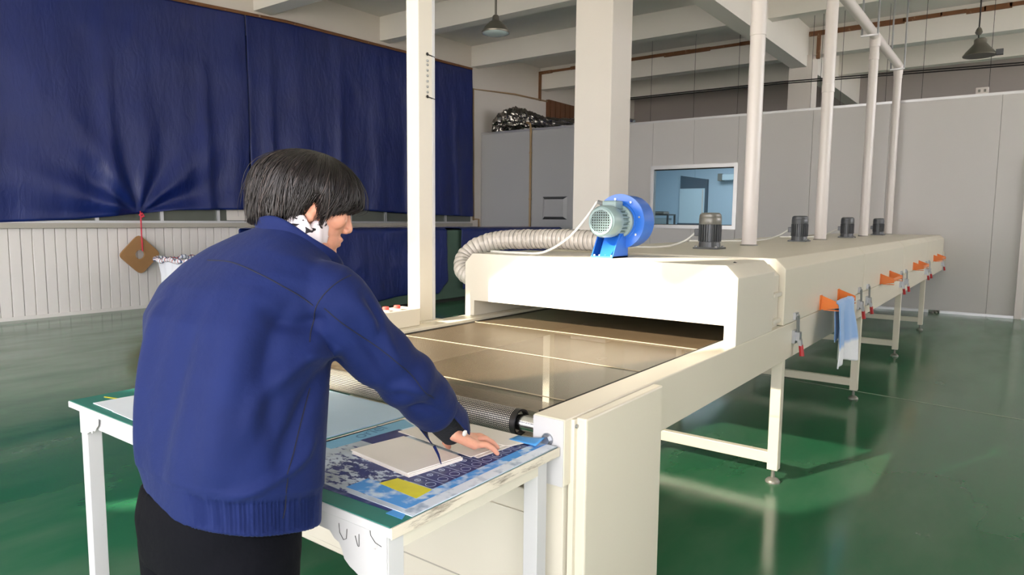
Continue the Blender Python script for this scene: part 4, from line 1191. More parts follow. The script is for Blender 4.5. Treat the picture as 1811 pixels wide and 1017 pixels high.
# white sack bundle with a checked cloth and a cardboard lid
sk = thing('sack_bin', 'white woven sack bin standing by the wall behind the worker', 'bin', (-8.7, 4.8, 0))
def sack():
    P = []; N = 56
    for j in range(15):
        v = j/14; row = []
        for k in range(N+1):
            a = 2*PI*k/N; q = (abs(math.cos(a))**6+abs(math.sin(a))**6)**(-1/6)
            sx, sy = .40*(1+.02*math.sin(v*5)), .34
            w = .025*mnoise.noise(Vector((math.cos(a)*3, math.sin(a)*3, v*2.5))) + .012*math.sin(a*14+v*3)*v
            row.append((-8.80+q*math.cos(a)*(sx+w), 4.78+q*math.sin(a)*(sy+w), .005+.80*v))
        P.append(row)
    return MB().grid(P)
so_ = sack().build('sack', 'sack', sk, smooth=True)
MB().box((-9.12, 4.47, .79), (-8.48, 5.09, .80)).build('cardboard_lid', 'card', sk)
def plaid():
    m, nt, p = new_mat('checked_cloth')
    tc = nd(nt, 'ShaderNodeTexCoord'); w = []
    for ax, sc_ in ((0, 22), (1, 22)):
        sx = nd(nt, 'ShaderNodeSeparateXYZ'); nt.links.new(tc.outputs['Object'], sx.inputs[0])
        mu = nd(nt, 'ShaderNodeMath', operation='MULTIPLY'); mu.inputs[1].default_value = sc_; nt.links.new(sx.outputs[ax], mu.inputs[0])
        fr = nd(nt, 'ShaderNodeMath', operation='FRACT'); nt.links.new(mu.outputs[0], fr.inputs[0])
        lt_ = nd(nt, 'ShaderNodeMath', operation='LESS_THAN'); lt_.inputs[1].default_value = .25; nt.links.new(fr.outputs[0], lt_.inputs[0]); w.append(lt_.outputs[0])
    m1_ = nd(nt, 'ShaderNodeMix', data_type='RGBA'); m1_.inputs[6].default_value = srgb(226, 230, 238); m1_.inputs[7].default_value = srgb(180, 84, 70); nt.links.new(w[0], m1_.inputs[0])
    m2_ = nd(nt, 'ShaderNodeMix', data_type='RGBA'); m2_.inputs[7].default_value = srgb(60, 78, 120); nt.links.new(w[1], m2_.inputs[0]); nt.links.new(m1_.outputs[2], m2_.inputs[6])
    nt.links.new(m2_.outputs[2], p.inputs['Base Color']); p.inputs['Roughness'].default_value = .8
    return m
MT['plaid'] = plaid()
def rim():
    path = []; N = 72
    for k in range(N):
        a = 2*PI*k/N; q = (abs(math.cos(a))**6+abs(math.sin(a))**6)**(-1/6)
        path.append((-8.80+q*math.cos(a)*.45+.015*math.sin(a*9), 4.78+q*math.sin(a)*.38, .825+.012*math.sin(a*7)+.010*math.sin(a*17)))
    return MB().tube(path, [.028+.008*math.sin(i*1.7) for i in range(N)], 9, closed=True)
rim().build('checked_rim', 'plaid', sk, smooth=True)
# ================================================================ THE WORKER
def union_mesh(name, mb, voxel, smooth_iter=4, smooth_f=.5):
    """join overlapping solids into one continuous skin"""
    me = bpy.data.meshes.new(name); me.from_pydata([tuple(v) for v in mb.v], [], mb.f)
    o = bpy.data.objects.new(name, me); COL.objects.link(o)
    b = bmesh.new(); b.from_mesh(me); bmesh.ops.recalc_face_normals(b, faces=b.faces); b.to_mesh(me); b.free()
    rm_ = o.modifiers.new('r', 'REMESH'); rm_.mode = 'VOXEL'; rm_.voxel_size = voxel; rm_.use_smooth_shade = True
    if smooth_iter:
        sm = o.modifiers.new('s', 'SMOOTH'); sm.factor = smooth_f; sm.iterations = smooth_iter
    d = bpy.context.evaluated_depsgraph_get()
    out = bpy.data.meshes.new_from_object(o.evaluated_get(d))
    bpy.data.objects.remove(o); bpy.data.meshes.remove(me)
    return out
def mesh_np(me):
    v = np.empty(len(me.vertices)*3); me.vertices.foreach_get('co', v); v = v.reshape(-1, 3)
    n = np.empty(len(me.vertices)*3); me.vertices.foreach_get('normal', n); return v, n.reshape(-1, 3)
def set_np(me, v):
    me.vertices.foreach_set('co', v.astype(np.float64).ravel()); me.update()
def finish(me, name, m, parent=None, loc=(0, 0, 0)):
    off = Vector(parent['_w']) if parent is not None else Vector(loc)
    me.transform(Matrix.Translation(-off)); me.name = name
    me.materials.clear(); me.materials.append(MT[m] if isinstance(m, str) else m)
    for p in me.polygons: p.use_smooth = True
    o = bpy.data.objects.new(name, me); COL.objects.link(o)
    if parent is not None: o.parent = parent
    else: o.location = off
    o['_w'] = tuple(off)
    return o
def capsule(mb, a, b, ra, rb, n=16):
    """tapered limb with rounded ends"""
    a = Vector(a); b = Vector(b); t = (b-a).normalized(); pts = []; rr = []
    for k in range(5):
        u = PI/2*k/5; pts.append(a - t*ra*math.cos(u)); rr.append(max(1e-4, ra*math.sin(u)))
    L = (b-a).length
    for k in range(5): pts.append(a + t*L*k/4); rr.append(ra + (rb-ra)*k/4)
    for k in range(1, 6):
        u = PI/2*k/5; pts.append(b + t*rb*math.sin(u)); rr.append(max(1e-4, rb*math.cos(u)))
    mb.tube(pts, rr, n)
def loft(mb, rings, n=40, ex=2.4):
    """rings of (cx, cy, cz, a, b, tilt): super-ellipses, a across x, b along y, tilted forward about x"""
    vs = []; fs = []
    for (cx, cy, cz, a, b, tl) in rings:
        for k in range(n):
            t = 2*PI*k/n; c, s_ = math.cos(t), math.sin(t)
            x = a*math.copysign(abs(c)**(2/ex), c); y = b*math.copysign(abs(s_)**(2/ex), s_)
            vs.append((cx+x, cy+y*math.cos(tl), cz-y*math.sin(tl)))
    m = len(rings)
    for i in range(m-1):
        for k in range(n): fs.append((i*n+k, i*n+(k+1) % n, (i+1)*n+(k+1) % n, (i+1)*n+k))
    fs.append(tuple(range(n))[::-1]); fs.append(tuple((m-1)*n+k for k in range(n)))
    mb.add(vs, fs)

# joints (metres)
PELV = Vector((-1.262, .712, .79)); C7 = Vector((-1.258, .900, 1.352))
RSH = Vector((-1.115, .868, 1.250)); RELB = Vector((-1.082, 1.045, 1.062)); RWR = Vector((-1.104, 1.225, .888))
LSH = Vector((-1.480, .838, 1.212)); LELB = Vector((-1.60, .96, 1.02)); LWR = Vector((-1.655, 1.05, .87))

# head frame: facing ahead, a little to the right, looking down
HF = Vector((.42, .86, -.30)).normalized(); HR = HF.cross(Vector((0, 0, 1))).normalized(); HU = HR.cross(HF).normalized()
HC = Vector((-1.272, .956, 1.436))
def hp(x, y, z): return HC + HR*x + HF*y + HU*z
HROT = Matrix((HR, HF, HU)).transposed()
def hell(mb, c, r, rot=None, nu=22, nv=16):
    mb.ellipsoid(hp(*c), r, HROT if rot is None else HROT @ rot, nu, nv)

body = MB()
hell(body, (0, -.012, .015), (.072, .086, .076)); hell(body, (0, .028, -.030), (.058, .060, .072)); hell(body, (0, .040, -.072), (.046, .048, .038))
hell(body, (0, .070, -.098), (.021, .019, .019)); hell(body, (0, .062, .024), (.050, .026, .030))
for s_ in (-1, 1):
    hell(body, (s_*.040, .056, -.022), (.024, .026, .026)); hell(body, (s_*.046, .022, -.068), (.018, .03, .026))
    hell(body, (s_*.030, .080, .006), (.017, .010, .010)); hell(body, (s_*.010, .092, -.042), (.008, .009, .007))
    rot = Matrix.Rotation(s_*.35, 3, 'Z') @ Matrix.Rotation(.25, 3, 'X')
    hell(body, (s_*.077, -.010, -.016), (.007, .018, .030), rot); hell(body, (s_*.074, .000, -.018), (.010, .010, .020))
    hell(body, (s_*.079, -.004, -.040), (.006, .009, .011))
capsule(body, hp(0, .084, .002), hp(0, .100, -.034), .007, .0095); hell(body, (0, .099, -.038), (.010, .010, .008))
hell(body, (0, .083, -.064), (.024, .012, .007)); hell(body, (0, .081, -.076), (.020, .012, .0075))
capsule(body, hp(0, -.02, -.05), C7 + Vector((0, .012, -.03)), .052, .060)
capsule(body, C7 + Vector((0, .02, -.06)), PELV + Vector((0, .02, .1)), .075, .085); capsule(body, RSH, LSH, .05, .05)
capsule(body, RSH, RELB, .048, .038); capsule(body, RELB, RWR, .036, .026); capsule(body, LSH, LELB, .048, .038); capsule(body, LELB, LWR, .036, .026)
HIPS = [PELV + Vector((.085, .0, -.02)), PELV + Vector((-.085, -.0, -.02))]
KNEE = [Vector((-1.17, .715, .42)), Vector((-1.36, .690, .42))]; ANK = [Vector((-1.17, .66, .08)), Vector((-1.37, .63, .08))]
capsule(body, HIPS[0], HIPS[1], .085, .085)
for h, k, a in zip(HIPS, KNEE, ANK):
    capsule(body, h, k, .07, .045); capsule(body, k, a, .045, .032); capsule(body, a + Vector((0, 0, -.03)), a + Vector((.01, .11, -.045)), .028, .025)
# right hand, palm arched, fingertips pressing the sheet
def hand(mb, wr, mcp, pips, tips, thumb, rf=.0085):
    for i in range(4):
        capsule(mb, wr + (mcp[i]-mcp[1])*.55, mcp[i], .017, .0125, 12)
        mid = pips[i]; tp_ = tips[i]; dip = mid*.42 + tp_*.58 + Vector((0, 0, .004))
        capsule(mb, mcp[i], mid, rf*1.16, rf*1.02, 12); capsule(mb, mid, dip, rf*1.0, rf*.92, 12); capsule(mb, dip, tp_, rf*.92, rf*.74, 12)
    for a, b in zip(mcp[:-1], mcp[1:]): capsule(mb, a, b, .0125, .0125, 10)
    t0, t1_, t2_, t3_ = thumb
    capsule(mb, t0, t1_, .017, .013, 12); capsule(mb, t1_, t2_, .0115, .010, 12); capsule(mb, t2_, t3_, .010, .008, 12)
SZ = TZ + .0165
mcp = [Vector((-1.128, 1.300, .838)), Vector((-1.107, 1.305, .842)), Vector((-1.086, 1.298, .840)), Vector((-1.067, 1.283, .834))]
tips = [Vector((-1.112, 1.384, SZ)), Vector((-1.091, 1.390, SZ)), Vector((-1.069, 1.380, SZ)), Vector((-1.048, 1.352, SZ-.004))]
pips = [m_*.52 + t_*.48 + Vector((0, 0, .012)) for m_, t_ in zip(mcp, tips)]
hand(body, Vector((-1.104, 1.232, .880)), mcp, pips, tips, (Vector((-1.118, 1.243, .868)), Vector((-1.146, 1.268, .842)), Vector((-1.166, 1.284, .820)), Vector((-1.172, 1.302, SZ+.002))))
# left hand resting flat on the pale sheet
lw = Vector((-1.66, 1.06, .845)); lm = [lw + Vector((.028, .085, -.028)), lw + Vector((.010, .092, -.027)), lw + Vector((-.010, .088, -.028)), lw + Vector((-.028, .078, -.030))]
lt2 = [m_ + Vector((dx, dy, -.013)) for m_, dx, dy in zip(lm, (.012, .004, -.006, -.014), (.072, .080, .074, .058))]
hand(body, lw, lm, [m_*.5+t_*.5+Vector((0, 0, .004)) for m_, t_ in zip(lm, lt2)], lt2, (lw + Vector((.020, .01, -.006)), lw + Vector((.048, .040, -.022)), lw + Vector((.060, .062, -.034)), lw + Vector((.066, .082, -.040))))

def skin_mat():
    m, nt, p = new_mat('skin')
    tc = nd(nt, 'ShaderNodeTexCoord')
    nz = nd(nt, 'ShaderNodeTexNoise'); nz.inputs['Scale'].default_value = 22; nz.inputs['Detail'].default_value = 4; nt.links.new(tc.outputs['Object'], nz.inputs['Vector'])
    mx = nd(nt, 'ShaderNodeMix', data_type='RGBA'); mx.inputs[6].default_value = srgb(206, 144, 118); mx.inputs[7].default_value = srgb(222, 162, 136); nt.links.new(nz.outputs['Fac'], mx.inputs[0])
    nt.links.new(mx.outputs[2], p.inputs['Base Color']); p.inputs['Roughness'].default_value = .5
    p.inputs['Subsurface Weight'].default_value = .15; p.inputs['Subsurface Radius'].default_value = (.01, .004, .002)
    nb = nd(nt, 'ShaderNodeTexNoise'); nb.inputs['Scale'].default_value = 160; nt.links.new(tc.outputs['Object'], nb.inputs['Vector'])
    bp = nd(nt, 'ShaderNodeBump'); bp.inputs['Strength'].default_value = .12; bp.inputs['Distance'].default_value = .003; nt.links.new(nb.outputs['Fac'], bp.inputs['Height']); nt.links.new(bp.outputs['Normal'], p.inputs['Normal'])
    return m
MT['skin'] = skin_mat()
me = union_mesh('person', body, .0030, 3, .5)
PBASE = (-1.27, .66, 0)
PERSON = finish(me, 'person', 'skin', None, PBASE)
tag(PERSON, 'person in navy work jacket and dark trousers leaning over the white table', 'person')
# face details
lp = MB(); hell(lp, (0, .0825, -.0645), (.021, .0095, .0048), nu=16, nv=10); hell(lp, (0, .0808, -.0755), (.018, .0098, .0054), nu=16, nv=10)
MT['lips'] = mat('lip_skin', srgb(204, 136, 122), .45, var=.05); lp.build('lips', 'lips', PERSON, smooth=True)
MT['eye'] = mat('eye_dark', srgb(46, 34, 30), .2); 
for s_ in (-1, 1):
    eb = MB(); pts = [hp(s_*(.016+.030*t), .0905-.012*t*t-.003*abs(t-.4), .008+.004*math.sin(PI*t)) for t in np.linspace(0, 1, 8)]
    eb.tube(pts, .0016, 6); eb.build('eyelash', 'eye', PERSON)
    eb = MB(); pts = [hp(s_*(.014+.036*t), .092-.014*t*t, .026+.006*math.sin(PI*t*.8)) for t in np.linspace(0, 1, 8)]
    eb.tube(pts, [.0012, .0026, .003, .003, .0028, .0024, .0018, .001], 6); eb.build('eyebrow', 'eye', PERSON)

# ---- jacket
TL = .24
rings = [(-1.238, .734, .806, .178, .144, TL), (-1.238, .734, .814, .183, .150, TL), (-1.238, .735, .87, .184, .153, TL), (-1.239, .738, .93, .184, .154, TL),
         (-1.245, .746, 1.00, .186, .155, TL), (-1.262, .762, 1.08, .193, .156, TL), (-1.293, .786, 1.16, .216, .156, TL+.05), (-1.302, .815, 1.215, .220, .142, TL+.1),
         (-1.296, .845, 1.260, .214, .122, TL+.15), (-1.285, .866, 1.296, .180, .102, TL+.2), (-1.278, .888, 1.328, .120, .086, TL+.2), (-1.262, .906, 1.350, .080, .074, TL+.2)]
jm = MB(); loft(jm, rings, 48, 2.5)
def sleeve(mb, pts, rr):
    P_ = crom(pts, 6); R_ = np.interp(np.linspace(0, 1, len(P_)), np.linspace(0, 1, len(rr)), rr)
    mb.tube(P_, list(R_), 28)
sleeve(jm, [RSH + Vector((-.10, -.03, -.005)), RSH + Vector((.004, .006, -.012)), (RSH+RELB)/2 + Vector((.004, -.010, -.010)), RELB + Vector((.008, -.008, -.004)), (RELB+RWR)/2 + Vector((.008, 0, -.002)), RWR + Vector((.002, -.064, .062))], [.058, .075, .070, .066, .062, .056])
sleeve(jm, [LSH + Vector((.05, -.03, .01)), LSH + Vector((-.012, .0, -.015)), (LSH+LELB)/2, LELB, (LELB+LWR)/2, LWR + Vector((0, -.01, .008))], [.080, .080, .073, .066, .060, .054])
jme = union_mesh('jacket', jm, .0048, 10, .5)
bj = bmesh.new(); bj.from_mesh(jme); BV0 = BVHTree.FromBMesh(bj); bj.free()
VD = Vector((-.59, .80, -.10)).normalized()
v, n_ = mesh_np(jme)
def ridge(v, pts, amp, wid, taper=True):
    """signed fold running along a polyline; returns displacement for each vertex"""
    Q_ = []
    for p in crom(pts, 6):
        h_ = BV0.ray_cast(Vector(p) - VD*.4, VD)
        if h_[0] is not None: Q_.append(tuple(h_[0]))
    if len(Q_) < 2: return np.zeros(len(v))
    P_ = np.array(Q_); best = np.full(len(v), 1e9); tt = np.zeros(len(v)); L = len(P_)-1
    for i in range(L):
        a, b = P_[i], P_[i+1]; ab = b-a; t = np.clip(((v-a) @ ab)/(ab @ ab), 0, 1); d = np.linalg.norm(v - (a + t[:, None]*ab), axis=1)
        m_ = d < best; best[m_] = d[m_]; tt[m_] = (i + t[m_])/L
    env = np.sin(np.pi*np.clip(tt, .02, .98))**.6 if taper else 1.0
    return amp*np.exp(-(best/wid)**2)*env
disp = np.zeros(len(v))
FOLDS = [([(-1.148, 0.758, 1.274), (-1.129, 0.695, 1.155), (-1.126, 0.655, 1.017), (-1.131, 0.638, 0.916)], 0.012, 0.035),
([(-1.078, 0.771, 1.257), (-1.076, 0.713, 1.18), (-1.055, 0.679, 1.086), (-1.031, 0.672, 0.991)], -0.008, 0.022),
([(-1.008, 0.751, 1.182), (-1.026, 0.707, 1.136), (-1.059, 0.676, 1.086), (-1.082, 0.661, 1.004)], 0.01, 0.02),
([(-0.991, 0.758, 1.142), (-0.999, 0.709, 1.089), (-1.008, 0.679, 1.014), (-1.028, 0.668, 0.932)], -0.009, 0.02),
([(-1.414, 0.744, 1.235), (-1.384, 0.687, 1.102), (-1.368, 0.645, 0.972), (-1.373, 0.628, 0.871)], 0.01, 0.03),
([(-1.272, 0.738, 1.245), (-1.251, 0.675, 1.121), (-1.263, 0.638, 0.995), (-1.27, 0.621, 0.898)], -0.008, 0.03),
([(-1.118, 0.646, 0.896), (-1.051, 0.66, 0.918), (-0.997, 0.681, 0.956), (-0.993, 0.702, 1.001)], 0.006, 0.012),
([(-1.025, 0.78, 1.218), (-1.041, 0.754, 1.204), (-1.075, 0.742, 1.207), (-1.128, 0.743, 1.229)], -0.008, 0.016),
([(-1.001, 0.778, 1.159), (-1.008, 0.746, 1.142), (-1.036, 0.725, 1.142)], 0.008, 0.014),
([(-1.026, 0.847, 1.254), (-1.019, 0.896, 1.206), (-1.038, 0.973, 1.137), (-1.049, 1.032, 1.065)], 0.006, 0.018),
([(-1.016, 0.824, 1.214), (-1.009, 0.872, 1.155), (-1.015, 0.935, 1.087), (-1.031, 1.014, 1.015)], -0.006, 0.016),
([(-1.023, 0.886, 1.251), (-1.033, 0.935, 1.201), (-1.049, 0.967, 1.148)], -0.006, 0.014),
([(-1.054, 0.987, 1.035), (-1.037, 1.037, 1.04), (-1.044, 1.116, 1.011)], 0.007, 0.014),
([(-1.058, 1.04, 0.986), (-1.051, 1.095, 0.982), (-1.054, 1.164, 0.953)], -0.006, 0.012)]
for pts, amp, wid in FOLDS: disp += ridge(v, pts, amp*1.7, wid)
# gentle overall cloth undulation, stronger low on the back
und = np.array([mnoise.noise(Vector((p[0]*7, p[1]*7, p[2]*3.2))) for p in v[::1]])
disp += .0045*und*np.clip((1.32-v[:, 2])/.3, .2, 1)
# sleeve creases around the elbow and above the cuff
ax = np.array(RWR-RSH); ax /= np.linalg.norm(ax); sidx = v[:, 1] > .93
tpos = (v - np.array(RSH)) @ ax
onright = (np.linalg.norm(v - (np.array(RSH) + tpos[:, None]*ax), axis=1) < .13) & (tpos > .06) & (v[:, 0] > -1.26)
disp += onright*(.0038*np.sin(tpos*62 + 9*v[:, 0]) * np.exp(-((tpos-.26)/.09)**2) + .003*np.sin(tpos*75+14*v[:, 2])*np.exp(-((tpos-.44)/.06)**2))
# hem band: slightly drawn in, with gathered elastic on the right side
hz = v[:, 2] + (v[:, 1]-.728)*math.tan(TL)*.9
band = np.clip((.882-hz)/.006, 0, 1)
th = np.arctan2(v[:, 1]-.728, v[:, 0]+1.250)
rib = np.clip((th+1.05)/.12, 0, 1)*np.clip((.5-th)/.12, 0, 1)
disp += (band*(-.004) + band*rib*(.0030*np.sin(th*150) - .003))*(1-np.abs(n_[:, 2]))**.7
disp += -.0035*np.exp(-((hz-.884)/.004)**2)
set_np(jme, v + n_*disp[:, None])
def jacket_mat():
    m, nt, p = new_mat('navy_work_cloth')
    tc = nd(nt, 'ShaderNodeTexCoord')
    nz = nd(nt, 'ShaderNodeTexNoise'); nz.inputs['Scale'].default_value = 9; nz.inputs['Detail'].default_value = 6; nt.links.new(tc.outputs['Object'], nz.inputs['Vector'])
    mx = nd(nt, 'ShaderNodeMix', data_type='RGBA'); mx.inputs[6].default_value = srgb(11, 24, 68); mx.inputs[7].default_value = srgb(16, 32, 84); nt.links.new(nz.outputs['Fac'], mx.inputs[0])
    nt.links.new(mx.outputs[2], p.inputs['Base Color']); p.inputs['Roughness'].default_value = .8; p.inputs['Specular IOR Level'].default_value = .22; p.inputs['Sheen Weight'].default_value = .05; p.inputs['Sheen Roughness'].default_value = .4
    p.inputs['Sheen Tint'].default_value = (.7, .78, 1, 1)
    wv = nd(nt, 'ShaderNodeTexNoise'); wv.inputs['Scale'].default_value = 420; nt.links.new(tc.outputs['Object'], wv.inputs['Vector'])
    n3 = nd(nt, 'ShaderNodeTexNoise'); n3.inputs['Scale'].default_value = 34; n3.inputs['Detail'].default_value = 3; nt.links.new(tc.outputs['Object'], n3.inputs['Vector'])
    b1 = nd(nt, 'ShaderNodeBump'); b1.inputs['Strength'].default_value = .12; b1.inputs['Distance'].default_value = .002; nt.links.new(wv.outputs['Fac'], b1.inputs['Height'])
    b2 = nd(nt, 'ShaderNodeBump'); b2.inputs['Strength'].default_value = .18; b2.inputs['Distance'].default_value = .012; nt.links.new(n3.outputs['Fac'], b2.inputs['Height']); nt.links.new(b1.outputs['Normal'], b2.inputs['Normal'])
    nt.links.new(b2.outputs['Normal'], p.inputs['Normal'])
    return m
MT['jacket'] = jacket_mat()
MT['stitch'] = mat('navy_stitching', srgb(5, 10, 34), .8)
bj = bmesh.new(); bj.from_mesh(jme); BV = BVHTree.FromBMesh(bj)
JK = finish(jme, 'jacket', 'jacket', PERSON); JK['label'] = 'navy work jacket with yoke seam and gathered hem'
bj.free()
VD = Vector((-.59, .80, -.10)).normalized()
def seam(pts, r=.0013, n=8, name='seam'):
    out = []
    for p in crom(pts, n):
        hit = BV.ray_cast(Vector(p) - VD*.25, VD)
        if hit[0] is not None: out.append(hit[0] + hit[1]*.0002)
    if len(out) > 2:
        MB().tube(out, r, 5).build(name, 'stitch', JK)
for pts in [[(-1.27, 0.674, 1.319), (-1.212, 0.716, 1.313), (-1.149, 0.759, 1.288), (-1.104, 0.789, 1.259), (-1.074, 0.808, 1.232)],
[(-1.014, 0.862, 1.304), (-1.043, 0.837, 1.276), (-1.066, 0.815, 1.238), (-1.077, 0.802, 1.195), (-1.074, 0.8, 1.163)],
[(-1.073, 0.789, 1.072), (-1.076, 0.774, 0.975), (-1.083, 0.753, 0.841)],
[(-1.057, 0.82, 1.227), (-1.012, 0.847, 1.177), (-0.957, 0.882, 1.121), (-0.923, 0.901, 1.073), (-0.894, 0.916, 1.025)]]: seam(pts)
# right cuff: opened flap with a button, black knit sleeve beneath
ck_ = MB().tube([RWR + (RELB-RWR).normalized()*.085, RWR + (RWR-RELB).normalized()*.028 + Vector((0, 0, -.004))], [.043, .032], 24)
MT['knit'] = mat('black_knit', srgb(16, 18, 24), .9, bump=.3, bscale=150); ck_.build('knit_cuff', 'knit', PERSON, smooth=True, angle=.8)
dirw = (RWR-RELB).normalized(); cup = dirw.cross(Vector((1, 0, 0))).normalized(); cxr = Vector((1, 0, 0)) - dirw*dirw.x; cxr.normalize()
def cuff():
    vs = []; N = 40; rows = 7
    for j in range(rows):
        t = j/(rows-1); row = []
        for k in range(N+1):
            a = math.radians(122) + math.radians(236)*k/N      # open at the underside
            r_ = .054 + .004*t + .004*math.sin(a*3)
            c_ = RWR + dirw*(-.075 + .078*t + .014*t*(math.exp(-((k/N-1)/.12)**2) + math.exp(-((k/N)/.12)**2)))
            row.append(c_ + (cxr*math.cos(a) + cup*math.sin(a))*r_)
        vs.append(row)
    return MB().grid(vs)
cf = cuff().build('cuff', 'jacket', JK, smooth=True); md = cf.modifiers.new('thickness', 'SOLIDIFY'); md.thickness = .003
MB().lathe(RWR + dirw*(-.008) + (cxr*math.cos(.12) + cup*math.sin(.12))*.0595, [(.0075, -.001), (.0080, .001), (.006, .003), (0, .0034)], axis=cxr*math.cos(.12) + cup*math.sin(.12), n=18).build('button', 'pvc', JK, smooth=True)
st_ = RWR + dirw*.004 + cup*.056 - cxr*.012
MB().tube([st_, st_ + Vector((.006, .008, -.022)), st_ + Vector((.012, .012, -.046))], [.004, .0032, .0012], 6).build('cuff_strap', 'jacket', JK)
# standing collar
def collar():
    P_ = []; N = 48
    for j in range(7):
        t = j/6; row = []
        for k in range(N+1):
            a = PI/2 + math.radians(28) + math.radians(304)*k/N
            rx, ry = .084 + .006*t, .078 + .006*t
            x = rx*math.cos(a); y = ry*math.sin(a)
            z = 1.304 + .034*t - y*.74 + (.004*math.sin(a*4))
            row.append((-1.258 + x, .912 + y + t*.006, z))
        P_.append(row)
    return MB().grid(P_)
co = collar().build('collar', 'jacket', JK, smooth=True); md = co.modifiers.new('thickness', 'SOLIDIFY'); md.thickness = .006
# ---- scarf
def scarf():
    P_ = []; N = 64; M_ = 16
    for k in range(N+1):
        a = 2*PI*k/N; row = []
        for j in range(M_+1):
            b = 2*PI*j/M_
            c_ = C7*.74 + hp(0, -.020, -.082)*.26
            R_ = .060 + .005*math.sin(3*a+.4); rr = .016 + .004*math.sin(5*a+2*b)+.002*math.sin(11*a+b)
            w = HU*.8 + Vector((0, 0, .2)); w.normalize(); e1 = HR; e2 = w.cross(e1).normalized()
            rad_ = e1*math.cos(a) + e2*math.sin(a)*.98
            row.append(c_ + rad_*(R_ + rr*math.cos(b)) + w*(2.6*rr*math.sin(b)))
        P_.append(row)
    return MB().grid(P_)
def scarf_mat():
    m, nt, p = new_mat('white_scarf_black_marks')
    tc = nd(nt, 'ShaderNodeTexCoord'); nz = nd(nt, 'ShaderNodeTexNoise'); nz.inputs['Scale'].default_value = 34; nz.inputs['Detail'].default_value = 1.0; nz.inputs['Distortion'].default_value = 1.2
    nt.links.new(tc.outputs['Object'], nz.inputs['Vector'])
    rp = nd(nt, 'ShaderNodeValToRGB'); rp.color_ramp.elements[0].position = .58; rp.color_ramp.elements[0].color = srgb(232, 222, 226); rp.color_ramp.elements[1].position = .61; rp.color_ramp.elements[1].color = srgb(26, 22, 28)
    nt.links.new(nz.outputs['Fac'], rp.inputs[0]); nt.links.new(rp.outputs[0], p.inputs['Base Color']); p.inputs['Roughness'].default_value = .7
    return m
MT['scarf'] = scarf_mat(); scarf().build('scarf', 'scarf', PERSON, smooth=True)['label'] = 'white scarf with black marks'
# ---- trousers and shoes
tm_ = MB()
loft(tm_, [(-1.262, .715, .72, .165, .135, .05), (-1.262, .715, .80, .172, .14, .1), (-1.262, .718, .86, .165, .13, .1)], 36, 2.3)
for h, k, a in zip(HIPS, KNEE, ANK):
    capsule(tm_, h + Vector((0, -.005, -.03)), k, .108, .078, 24); capsule(tm_, k, a + Vector((0, 0, .03)), .076, .062, 24)
tme = union_mesh('trousers', tm_, .008, 5, .5)
v, n_ = mesh_np(tme); w = np.array([mnoise.noise(Vector((p[0]*9, p[1]*9, p[2]*5))) for p in v]); set_np(tme, v + n_*(.006*w)[:, None])
MT['trouser'] = mat('black_trouser_cloth', srgb(6, 7, 13), .9, var=.15, vscale=12, bump=.2, bscale=60, spec=.12)
finish(tme, 'trousers', 'trouser', PERSON)
MT['shoe'] = mat('black_shoe', srgb(24, 22, 22), .4)
for a in ANK:
    sm_ = MB(); sm_.ellipsoid(a + Vector((.005, .055, -.04)), (.045, .125, .045)); sm_.ellipsoid(a + Vector((0, 0, 0)), (.042, .055, .06))
    sme = union_mesh('shoe', sm_, .007, 4, .5); vv_, _ = mesh_np(sme); vv_[:, 2] = np.maximum(vv_[:, 2], .001); set_np(sme, vv_); finish(sme, 'shoe', 'shoe', PERSON)

# ---- hair: a dark cap under many fine locks, cut to a bob that leaves the ear free
def hem_z(phi):
    """lower edge of the hair round the head; phi 0 = right, pi/2 = front, -pi/2 = back"""
    d = math.degrees(math.atan2(math.sin(phi), math.cos(phi)))
    a = abs(90 - d) if d > -90 else 360 - abs(90 - d)      # 0 at the front, 180 at the back
    a = min(a, 360-a)
    return float(np.interp(a, [0, 25, 50, 64, 72, 80, 90, 97, 110, 130, 180], [.000, -.002, -.012, -.026, -.052, -.032, -.004, -.034, -.074, -.084, -.082]))
def hair_r(phi):
    c, s_ = math.cos(phi), math.sin(phi)
    ry = .112 if s_ > 0 else .120
    return 1/math.sqrt((c/.100)**2 + (s_/ry)**2)
CR = (0, .006)                     # crown, where the locks start
def hair_pt(phi, t, grow=0.0, lift=0.0):
    """t from 0 at the crown to 1 at the cut edge"""
    zt, zh = .107 + lift, hem_z(phi)
    R_ = hair_r(phi) + grow
    ang = t*PI/2*1.0
    # upper dome then nearly straight fall
    zeq = .020
    if t < .62:
        q = t/.62*PI/2; rr = R_*math.sin(q); z = zeq + (zt-zeq)*math.cos(q)
    else:
        q = (t-.62)/.38; rr = R_*(1 - .16*q*q); z = zeq + (zh-zeq)*q
    f_ = 1 - min(1, t/.62)
    return (rr*math.cos(phi) + CR[0]*f_, rr*math.sin(phi) + CR[1]*f_ - .006, z)
cap = MB(); N = 72; Rw = 20
cap.grid([[hp(*hair_pt(2*PI*k/N, j/Rw*.93, -.008, -.006)) for k in range(N+1)] for j in range(Rw+1)])
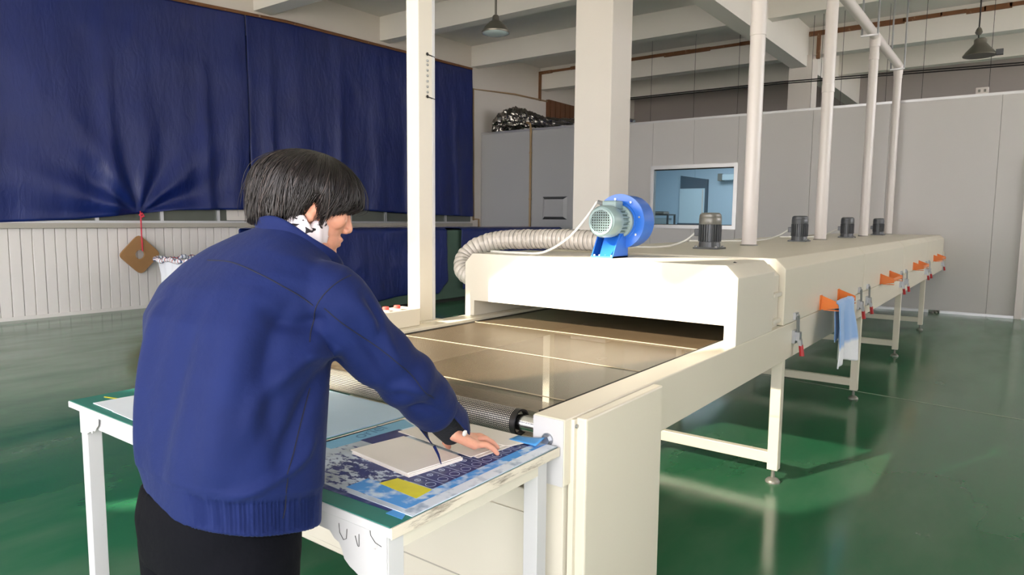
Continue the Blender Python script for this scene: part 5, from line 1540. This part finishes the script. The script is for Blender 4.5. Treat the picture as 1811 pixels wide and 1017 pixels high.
def hair_mat(name, c1, c2):
    m, nt, p = new_mat(name)
    tc = nd(nt, 'ShaderNodeTexCoord'); nz = nd(nt, 'ShaderNodeTexNoise'); nz.inputs['Scale'].default_value = 30; nz.inputs['Detail'].default_value = 3; nt.links.new(tc.outputs['Object'], nz.inputs['Vector'])
    mx = nd(nt, 'ShaderNodeMix', data_type='RGBA'); mx.inputs[6].default_value = c1; mx.inputs[7].default_value = c2; nt.links.new(nz.outputs['Fac'], mx.inputs[0])
    nt.links.new(mx.outputs[2], p.inputs['Base Color']); p.inputs['Roughness'].default_value = .38; p.inputs['Specular IOR Level'].default_value = .45
    return m
MT['hair'] = hair_mat('black_hair', srgb(15, 12, 13), srgb(34, 28, 27)); MT['hair_grey'] = hair_mat('grey_brown_hair', srgb(70, 60, 58), srgb(104, 92, 88))
HO = cap.build('hair', 'hair', PERSON, smooth=True); HO['label'] = 'short black bob with a few grey strands'
md = HO.modifiers.new('thickness', 'SOLIDIFY'); md.thickness = .006; md.offset = -1
def locks(count, seed, rad, growr, matn, name, t0max=.25):
    r = np.random.default_rng(seed); mb = MB()
    for i in range(count):
        phi = r.uniform(0, 2*PI); g = r.uniform(*growr); t0 = r.uniform(0, t0max); t1_ = r.choice([r.uniform(.78, .95), r.uniform(.93, 1.05), r.uniform(.95, 1.07)]); sw = r.normal(0, .17) + .35*mnoise.noise(Vector((math.cos(phi)*3, math.sin(phi)*3, seed))); g += .010*mnoise.noise(Vector((math.cos(phi)*6, math.sin(phi)*6, 2.0))); ph = r.uniform(0, 6.28); wob = r.normal(0, .02)
        if r.random() < .25: t0 = r.uniform(.2, .5)
        K = 11; pts = []
        for k in range(K):
            u = k/(K-1); t = t0 + (t1_-t0)*u
            ph_ = phi + sw*u*u + wob*math.sin(u*5+ph)
            x, y, z = hair_pt(ph_, min(t, 1.0), g*(.4+.6*u) + .003*math.sin(u*4+ph))
            if t > 1: z -= (t-1)*.10
            pts.append(hp(x, y, z))
        rr = [rad*(.5+.5*min(1, k/2))*(1 if k < K-4 else (K-k)/4.6) for k in range(K)]
        mb.tube(pts, rr, 4)
    return mb.build(name, matn, HO, smooth=True, fix=False)
locks(1500, 1, .0021, (-.004, .004), 'hair', 'lock_layer'); locks(700, 2, .0012, (.0, .009), 'hair', 'fine_strands'); locks(90, 4, .0006, (.008, .022), 'hair', 'flyaway_strands'); locks(60, 3, .0007, (.002, .010), 'hair_grey', 'grey_strands')
for o in bpy.data.objects:
    if '_w' in o: del o['_w']
